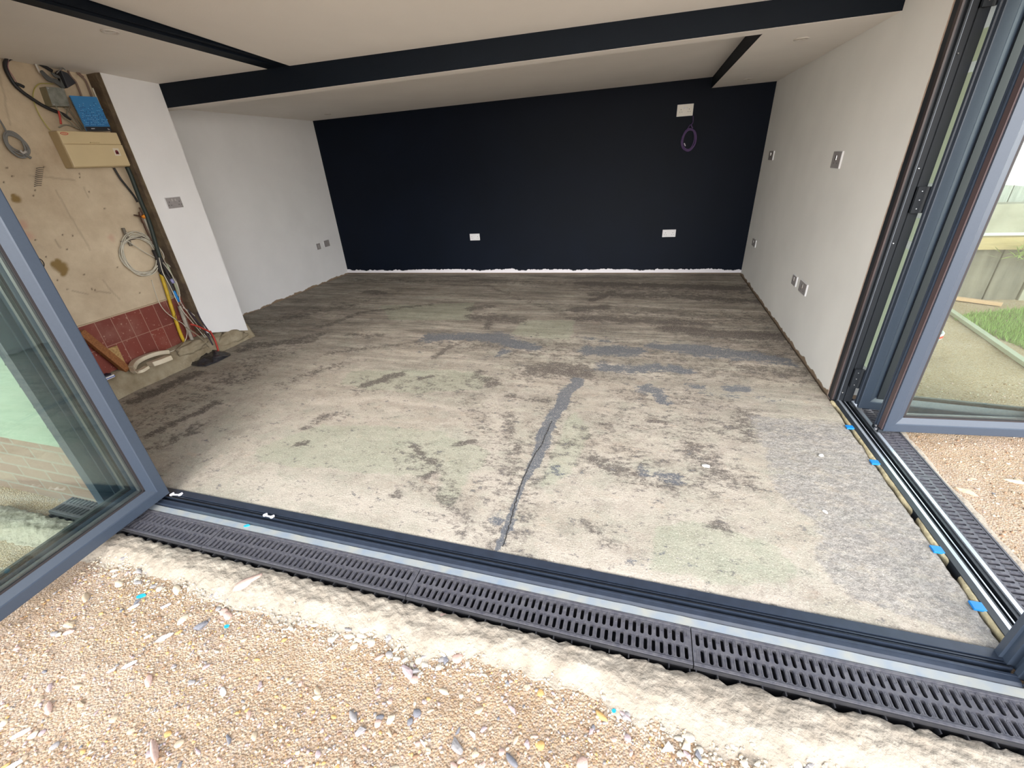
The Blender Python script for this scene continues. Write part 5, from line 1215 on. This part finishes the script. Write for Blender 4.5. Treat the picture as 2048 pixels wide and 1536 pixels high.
# cables at the top
def cable(name, paths, r, m, label, off=.02, cat='cable', parts=(), seg=7):
    bm = bmesh.new()
    for p_ in paths: tube(bm, wpath(p_, off), r, seg)
    o = link(name, bm, m, smooth=True); tag(o, label, cat)
    for nm, pts, rr_, mm in parts: tubeobj(nm, wpath(pts, off+.008), rr_, mm, o, 6)
    return o
cable('black_cable', [[(104, 142), (82, 129), (61, 120), (35, 116), (18, 117), (11, 125), (12, 138), (20, 155), (30, 170), (45, 184), (62, 196), (82, 209), (104, 220), (125, 228), (142, 238)]], .011, CABK, 'thick black cable making a wide loop high on the stripped wall', .022, 'cable',
      (('white_tape', [(62, 112), (68, 122), (74, 134), (80, 146)], .0075, mat('tape_white', (.55, .52, .48), .6)), ('white_tape', [(15, 117), (24, 113), (34, 114)], .008, mat('tape_white', (.55, .52, .48), .6)), ('cable_clip', [(31, 167), (40, 170), (48, 174)], .009, CABK), ('pink_wire', [(17, 119), (16, 135), (24, 150), (33, 164)], .0025, mat('pink_wire', (.35, .18, .2), .5))))
paths = []
rr = random.Random(9)
for i in range(11):
    o1, o2 = rr.uniform(-5, 5), rr.uniform(-4, 4)
    paths.append([(84+o1*.6, 142+o2*.6), (92+o1, 150+o2), (102+o1, 158+o2*1.2), (113+o2, 165+o1), (124+o1*.8, 171+o2), (122+o2, 160+o1*.8), (112+o1*.5, 150+o2), (103+o2*.5, 146)][:rr.choice((5, 6, 8))])
cable('grey_cable_bundle', paths, .0056, mat('bundle_grey', (.085, .09, .088), .5), 'tangled bundle of dark grey cables above the junction box', .045)
cable('earth_wire', [[(106, 168), (92, 167), (78, 168), (69, 178), (66, 192), (70, 210), (80, 232), (92, 250), (101, 261)]], .0028, mat('earth_yellow', (.42, .38, .10), .5), 'thin yellow-green earth wire curving down to the fuse box', .02)
cable('brown_cable', [[(133, 130), (140, 150), (152, 165), (162, 190), (166, 205)], [(148, 133), (155, 146), (170, 160), (178, 178), (186, 200)], [(151, 131), (158, 146), (167, 154)]], .006, mat('plastered_cable', (.22, .15, .12), .8), 'plaster-covered cables running down from the ceiling behind the blue notebook', .015)
cable('white_cable', [[(185, 176), (191, 190), (200, 212), (212, 240)]], .005, CABW, 'short pale cable along the exposed batten right of the blue notebook', .05)
cable('network_cables', [[(112, 213), (120, 226), (130, 236), (142, 246), (150, 256)], [(140, 213), (134, 228), (146, 240), (158, 254), (162, 261)], [(128, 215), (140, 222), (150, 236), (160, 248), (166, 260)], [(118, 255), (130, 250), (145, 252), (158, 258)]], .0045, mat('dusty_wire', (.22, .20, .15), .7), 'dusty wires tangled between the junction box and the fuse box', .03)
cable('red_wire', [[(117, 222), (120, 236), (122, 248)]], .006, REDM, 'short red wire end under the junction box', .04)
cable('power_lead', [[(228, 336), (240, 356), (254, 374), (268, 392), (275, 404)]], .0075, CABK, 'black lead running down to the right from the fuse box', .02)
cable('dark_conduit', [[(254, 334), (262, 352), (272, 378), (282, 404), (294, 432), (304, 462), (312, 490), (320, 515)]], .015, mat('conduit_green_black', (.018, .030, .026), .6), 'dark vertical conduit hugging the exposed edge of the boxed wall', .08)
# grey coil at far left
ps = [[(-4, 235), (4, 248), (12, 262), (18, 272)]]
for i in range(6):
    a0 = i*.7; cx_, cy_, rx_, ry_ = 33+rr.uniform(-2, 2), 288+rr.uniform(-2, 2), 25+rr.uniform(-5, 4), 17+rr.uniform(-4, 4)
    ps.append([(cx_+rx_*math.cos(a0+2*math.pi*j/14)*.86-(ry_*math.sin(a0+2*math.pi*j/14))*-.30, cy_+ry_*math.sin(a0+2*math.pi*j/14)*1.2+rx_*math.cos(a0+2*math.pi*j/14)*.35) for j in range(15)])
cable('coiled_cable', ps, .0048, CABG, 'grey cable coil hanging at the far left of the stripped wall', .03, parts=(('cable_tie', [(40, 300), (46, 306), (52, 303)], .008, mat('tie_grey', (.40, .38, .36), .5)), ('plug_end', [(50, 308), (57, 313), (62, 316)], .008, CABG)))
bm = bmesh.new()
for i in range(10):
    f = i/9; a_ = W(72-f*4, 337+f*36, .035); b_ = W(88-f*5, 333+f*35+3, .05); tube(bm, [a_, a_.lerp(b_, .5)+Vector((0, 0, .003)), b_], .0018, 5)
tag(link('wire_ends', bm, CABK, smooth=True), 'fan of thin dark wire ends sticking out below the grey coil', 'wires')
# big coil of white cable with dark pipe stub
ps = []
for i in range(9):
    cx_, cy_ = 280+rr.uniform(-3, 3), 509+rr.uniform(-4, 4); rx_, ry_ = 37+rr.uniform(-6, 5), 40+rr.uniform(-7, 6); ph = rr.uniform(0, 6)
    ps.append([(cx_+rx_*math.cos(ph+2*math.pi*j/16)+.22*ry_*math.sin(ph+2*math.pi*j/16), cy_+ry_*math.sin(ph+2*math.pi*j/16), .03+.012*math.sin(j+i)) for j in range(17)])
ps += [[(252, 465), (285, 470), (305, 482), (322, 500), (328, 515), (322, 522)], [(250, 478), (290, 505), (320, 520), (342, 535), (352, 560), (358, 580)]]
cable('coiled_cable', ps, .0036, CABW, 'large loose coil of off-white cable hanging low on the stripped wall', .035)
t = thing('pipe_stub', 'short dirty pipe stub with dark bracket inside the off-white cable coil', 'pipe', W(250, 475, 0))
tubeobj('stub', wpath([(246, 456), (251, 468), (257, 480), (262, 492)], .025), .011, mat('stub_dirty', (.16, .14, .11), .7), t, 10)
tubeobj('bracket', wpath([(243, 484), (262, 478), (290, 474), (308, 474)], .018), .008, mat('rust_dark', (.07, .05, .04), .7), t, 8)
# gas cock
t = thing('stop_valve', 'small brass stop valve with orange cap beside the exposed edge', 'valve', W(283, 432, 0))
bm = bmesh.new(); tube(bm, wpath([(280, 424), (283, 434), (288, 446)], .04), .013, 10); link('valve_body', bm, COPPER, t, smooth=True)
tubeobj('lever', wpath([(268, 430), (277, 432), (284, 434)], .05), .006, COPPER, t)
tubeobj('lever', wpath([(279, 415), (283, 423), (285, 430)], .05), .006, COPPER, t)
tubeobj('cap', wpath([(285, 431), (290, 435)], .065), .014, ORG, t, 12)
cable('copper_pipe', [[(286, 440), (292, 456), (300, 474), (308, 492), (318, 512), (326, 530)]], .009, COPPER, 'dull brown pipe running down from the stop valve', .035, 'pipe')
cable('waste_pipe', [[(289, 436), (297, 456), (306, 476), (314, 494)]], .012, PIPEG, 'short grey-white pipe beside the stop valve', .055, 'pipe')
cable('black_fitting', [[(308, 500), (316, 520), (322, 545)], [(318, 512), (332, 540), (345, 566)], [(322, 545), (338, 560), (350, 590)]], .017, mat('tar_black', (.022, .018, .018), .6), 'lumpy black pipe fitting below the stop valve', .04, 'pipe fitting')
cable('yellow_pipe', [[(322, 548), (330, 572), (338, 598), (346, 624), (354, 648), (362, 670), (373, 692)]], .0135, YEL, 'bright yellow gas pipe crossing the red tiles', .03, 'pipe', seg=12)
cable('waste_pipe', [[(359, 612), (366, 632), (375, 656), (386, 684)]], .0155, PIPEG, 'grey-white pipe standing on the curb right of the yellow pipe', .045, 'pipe', seg=12)
cable('blue_connector', [[(347, 582), (352, 592), (359, 603)]], .0135, BLUEM, 'blue plastic pipe connector above the grey-white pipe', .055, 'pipe fitting', parts=(('collar', [(342, 558), (347, 566)], .014, mat('lavender', (.28, .28, .50), .5)),))
cable('green_wire', [[(333, 528), (343, 548), (351, 566), (356, 580), (359, 592)], [(336, 532), (346, 556), (352, 575), (360, 590)]], .005, mat('pale_green_wire', (.38, .42, .30), .6), 'pale green-grey wires beside the blue connector', .07)
cable('white_cable', [[(318, 515), (326, 545), (340, 572), (353, 600), (366, 622), (384, 644), (404, 668), (420, 688), (428, 705)], [(326, 525), (345, 552), (358, 580), (361, 603), (378, 628), (396, 652), (414, 676), (426, 692)],
      [(366, 615), (390, 632), (408, 655), (424, 676), (430, 700)]], .0036, CABW, 'bunch of white cables running down past the tiles into the black bag', .085)
cable('telephone_cord', [[(303, 560), (316, 600), (330, 622), (350, 638), (366, 648), (374, 662), (371, 680), (360, 694), (345, 702), (334, 705)]], .0032, CABW, 'single white cord curving over the tiles to the cream handset', .06)
cable('brown_wire', [[(356, 613), (368, 606), (382, 606), (392, 610)], [(350, 612), (352, 626), (350, 634), (356, 642)], [(380, 660), (392, 662), (404, 662)]], .0022, COPPER, 'thin brown wire ends above the grey-white pipe', .09)
cable('dark_cable', [[(395, 625), (402, 640), (412, 655), (424, 672), (434, 690)], [(375, 618), (392, 640), (410, 662), (426, 690)]], .006, mat('dark_violet_cable', (.035, .025, .04), .5), 'dark cables along the lower edge of the boxed wall', .135)
cable('red_sheath', [[(381, 648), (394, 652), (408, 658), (420, 664)], [(420, 662), (428, 676), (434, 692), (438, 706)]], .008, REDM, 'red sheathed cable entering the black bag', .15)
cable('rubble_cable', [[(372, 655), (392, 668), (408, 682), (418, 694)]], .005, mat('dusty_brown', (.26, .22, .16), .7), 'dusty cable slanting across the curb beside the white cables', .15)
cable('black_cable', [[(78, 517), (84, 521), (88, 528), (87, 535), (84, 538)]], .003, CABK, 'tiny black cable loop showing just beside the left glass door', .02)
# black bag on the floor
def bag():
    bm = bmesh.new(); G = []; nu, nv = 26, 12
    edge0 = [F(372, 726), F(400, 716), (F(428, 700)), F(447, 703), F(461, 708)]; edge1 = [F(376, 730), F(396, 733), F(412, 733), F(436, 724), F(461, 711)]
    def lerpE(E, t): 
        k = min(int(t*4), 3); return E[k].lerp(E[k+1], t*4-k)
    for i in range(nu+1):
        row = []
        for j in range(nv+1):
            u, v = i/nu, j/nv; p = lerpE(edge0, u).lerp(lerpE(edge1, u), v); env = math.sin(math.pi*v)*math.sin(math.pi*u)
            z = .004+env*(.030+.050*noise.noise(Vector((u*4, v*3, 2)))+.035*abs(noise.noise(Vector((u*11, v*6, 5))))); row.append(bm.verts.new((p.x, p.y, max(z, .003))))
        G.append(row)
    for i in range(nu):
        for j in range(nv): bm.faces.new((G[i][j], G[i+1][j], G[i+1][j+1], G[i][j+1]))
    o = link('plastic_bag', bm, BAG, smooth=True); sl = o.modifiers.new('s', 'SOLIDIFY'); sl.thickness = .002
    tag(o, 'crumpled black plastic bag lying on the floor at the foot of the curb', 'bag')
bag()
# broken mortar lump under the cables
bm = bmesh.new(); bmesh.ops.create_icosphere(bm, subdivisions=4, radius=1)
c = F(385, 700, .06)
for v in bm.verts: v.co *= 1+.35*noise.noise(v.co*2)+.12*noise.noise(v.co*7); v.co = Vector((v.co.x*.065, v.co.y*.17, v.co.z*.06))+Vector((-3.84, 2.62, .12))
tag(link('rubble_lump', bm, CURB, smooth=True), 'rough mortar rubble heaped on the curb around the pipe ends', 'rubble')
bm = bmesh.new(); bmesh.ops.create_icosphere(bm, subdivisions=4, radius=1)
for v in bm.verts: v.co *= 1+.30*noise.noise(v.co*2+Vector((5, 0, 0)))+.12*noise.noise(v.co*7); v.co = Vector((v.co.x*.045, v.co.y*.19, v.co.z*.075))+Vector((-3.815, 2.99, .065))
tag(link('rubble_lump', bm, CURB, smooth=True), 'rough concrete lump under the foot of the white boxed wall', 'rubble')
# leaning timber, chipboard offcut, handset, small box
def bar(name, a, b_, wd, th, m, lab, cat, up=Vector((1, 0, .25))):
    u = (b_-a).normalized(); s = u.cross(up).normalized(); n_ = s.cross(u).normalized(); bm = bmesh.new()
    hexa(bm, [p_+s*i*wd/2+n_*j*th/2 for p_, in ((a,), (b_,)) for i, j in ((-1, -1), (1, -1), (1, 1), (-1, 1))]); return tag(link(name, bm, m, bevel=.002), lab, cat)
bar('timber_offcut', W(160, 664, .05), W(254, 740, .08), .050, .042, WOOD, 'orange-brown timber offcut leaning across the red tiles onto the curb', 'timber')
q = [W(214, 698, .025), W(234, 691, .025), W(259, 742, .035), W(240, 742, .035)]
bm = bmesh.new(); hexa(bm, [v-Vector((.012, 0, 0)) for v in q]+[v for v in q]); tag(link('chipboard_offcut', bm, OSB), 'small speckled chipboard offcut behind the leaning orange timber', 'board offcut')
HS = mat('handset_cream', (.66, .58, .44), .5, nscale=10, namt=.1)
t = thing('door_phone', 'cream entry phone lying on the curb beside the chipboard offcut', 'phone', F(300, 722, .12))
def prof_bar(name, pts, wd, th, m, par):
    bm = bmesh.new(); R = []
    for i, p_ in enumerate(pts):
        d = (pts[min(i+1, len(pts)-1)]-pts[max(i-1, 0)]).normalized(); s = Vector((1, .0, .1)).normalized(); n_ = s.cross(d).normalized()
        R.append([bm.verts.new(p_+s*a*wd/2+n_*b_*th/2) for a, b_ in ((-1, -1), (1, -1), (1, 1), (-1, 1))])
    for a, b_ in zip(R, R[1:]):
        for j in range(4): bm.faces.new((a[j], a[(j+1) % 4], b_[(j+1) % 4], b_[j]))
    bm.faces.new(R[0]); bm.faces.new(R[-1][::-1]); return link(name, bm, m, par, bevel=.005)
FH = lambda px, py, z=.175: F(px, py, z)
prof_bar('handset', smooth_path([FH(264, 736), FH(270, 725, .18), FH(288, 715, .185), FH(312, 707, .19), FH(334, 704, .185)], 4), .070, .034, HS, t)
prof_bar('base', smooth_path([FH(300, 729, .17), FH(318, 723, .172), FH(338, 715, .172)], 3), .080, .038, HS, t)
prof_bar('earpiece', smooth_path([FH(264, 737, .165), FH(268, 744, .160), FH(281, 742, .16), FH(294, 734, .165)], 4), .055, .022, HS, t)
t = thing('small_carton', 'small white and blue carton on the curb, half hidden by the left glass door', 'box', F(212, 760, .15))
pc = F(212, 757, .155); XC, YC = pc.x, pc.y
bm = bmesh.new(); box(bm, (XC-.03, YC-.05, .150), (XC+.03, YC+.045, .172)); link('carton_body', bm, PLATEW, t, bevel=.002)
bm = bmesh.new(); box(bm, (XC-.031, YC-.051, .156), (XC+.031, YC+.046, .162)); link('blue_band', bm, mat('band_blue', (.03, .08, .35), .5), t)
bm = bmesh.new(); box(bm, (XC-.03, YC-.05, .173), (XC+.02, YC+.035, .183)); link('dark_lid', bm, mat('lid_navy', (.01, .012, .03), .5), t)
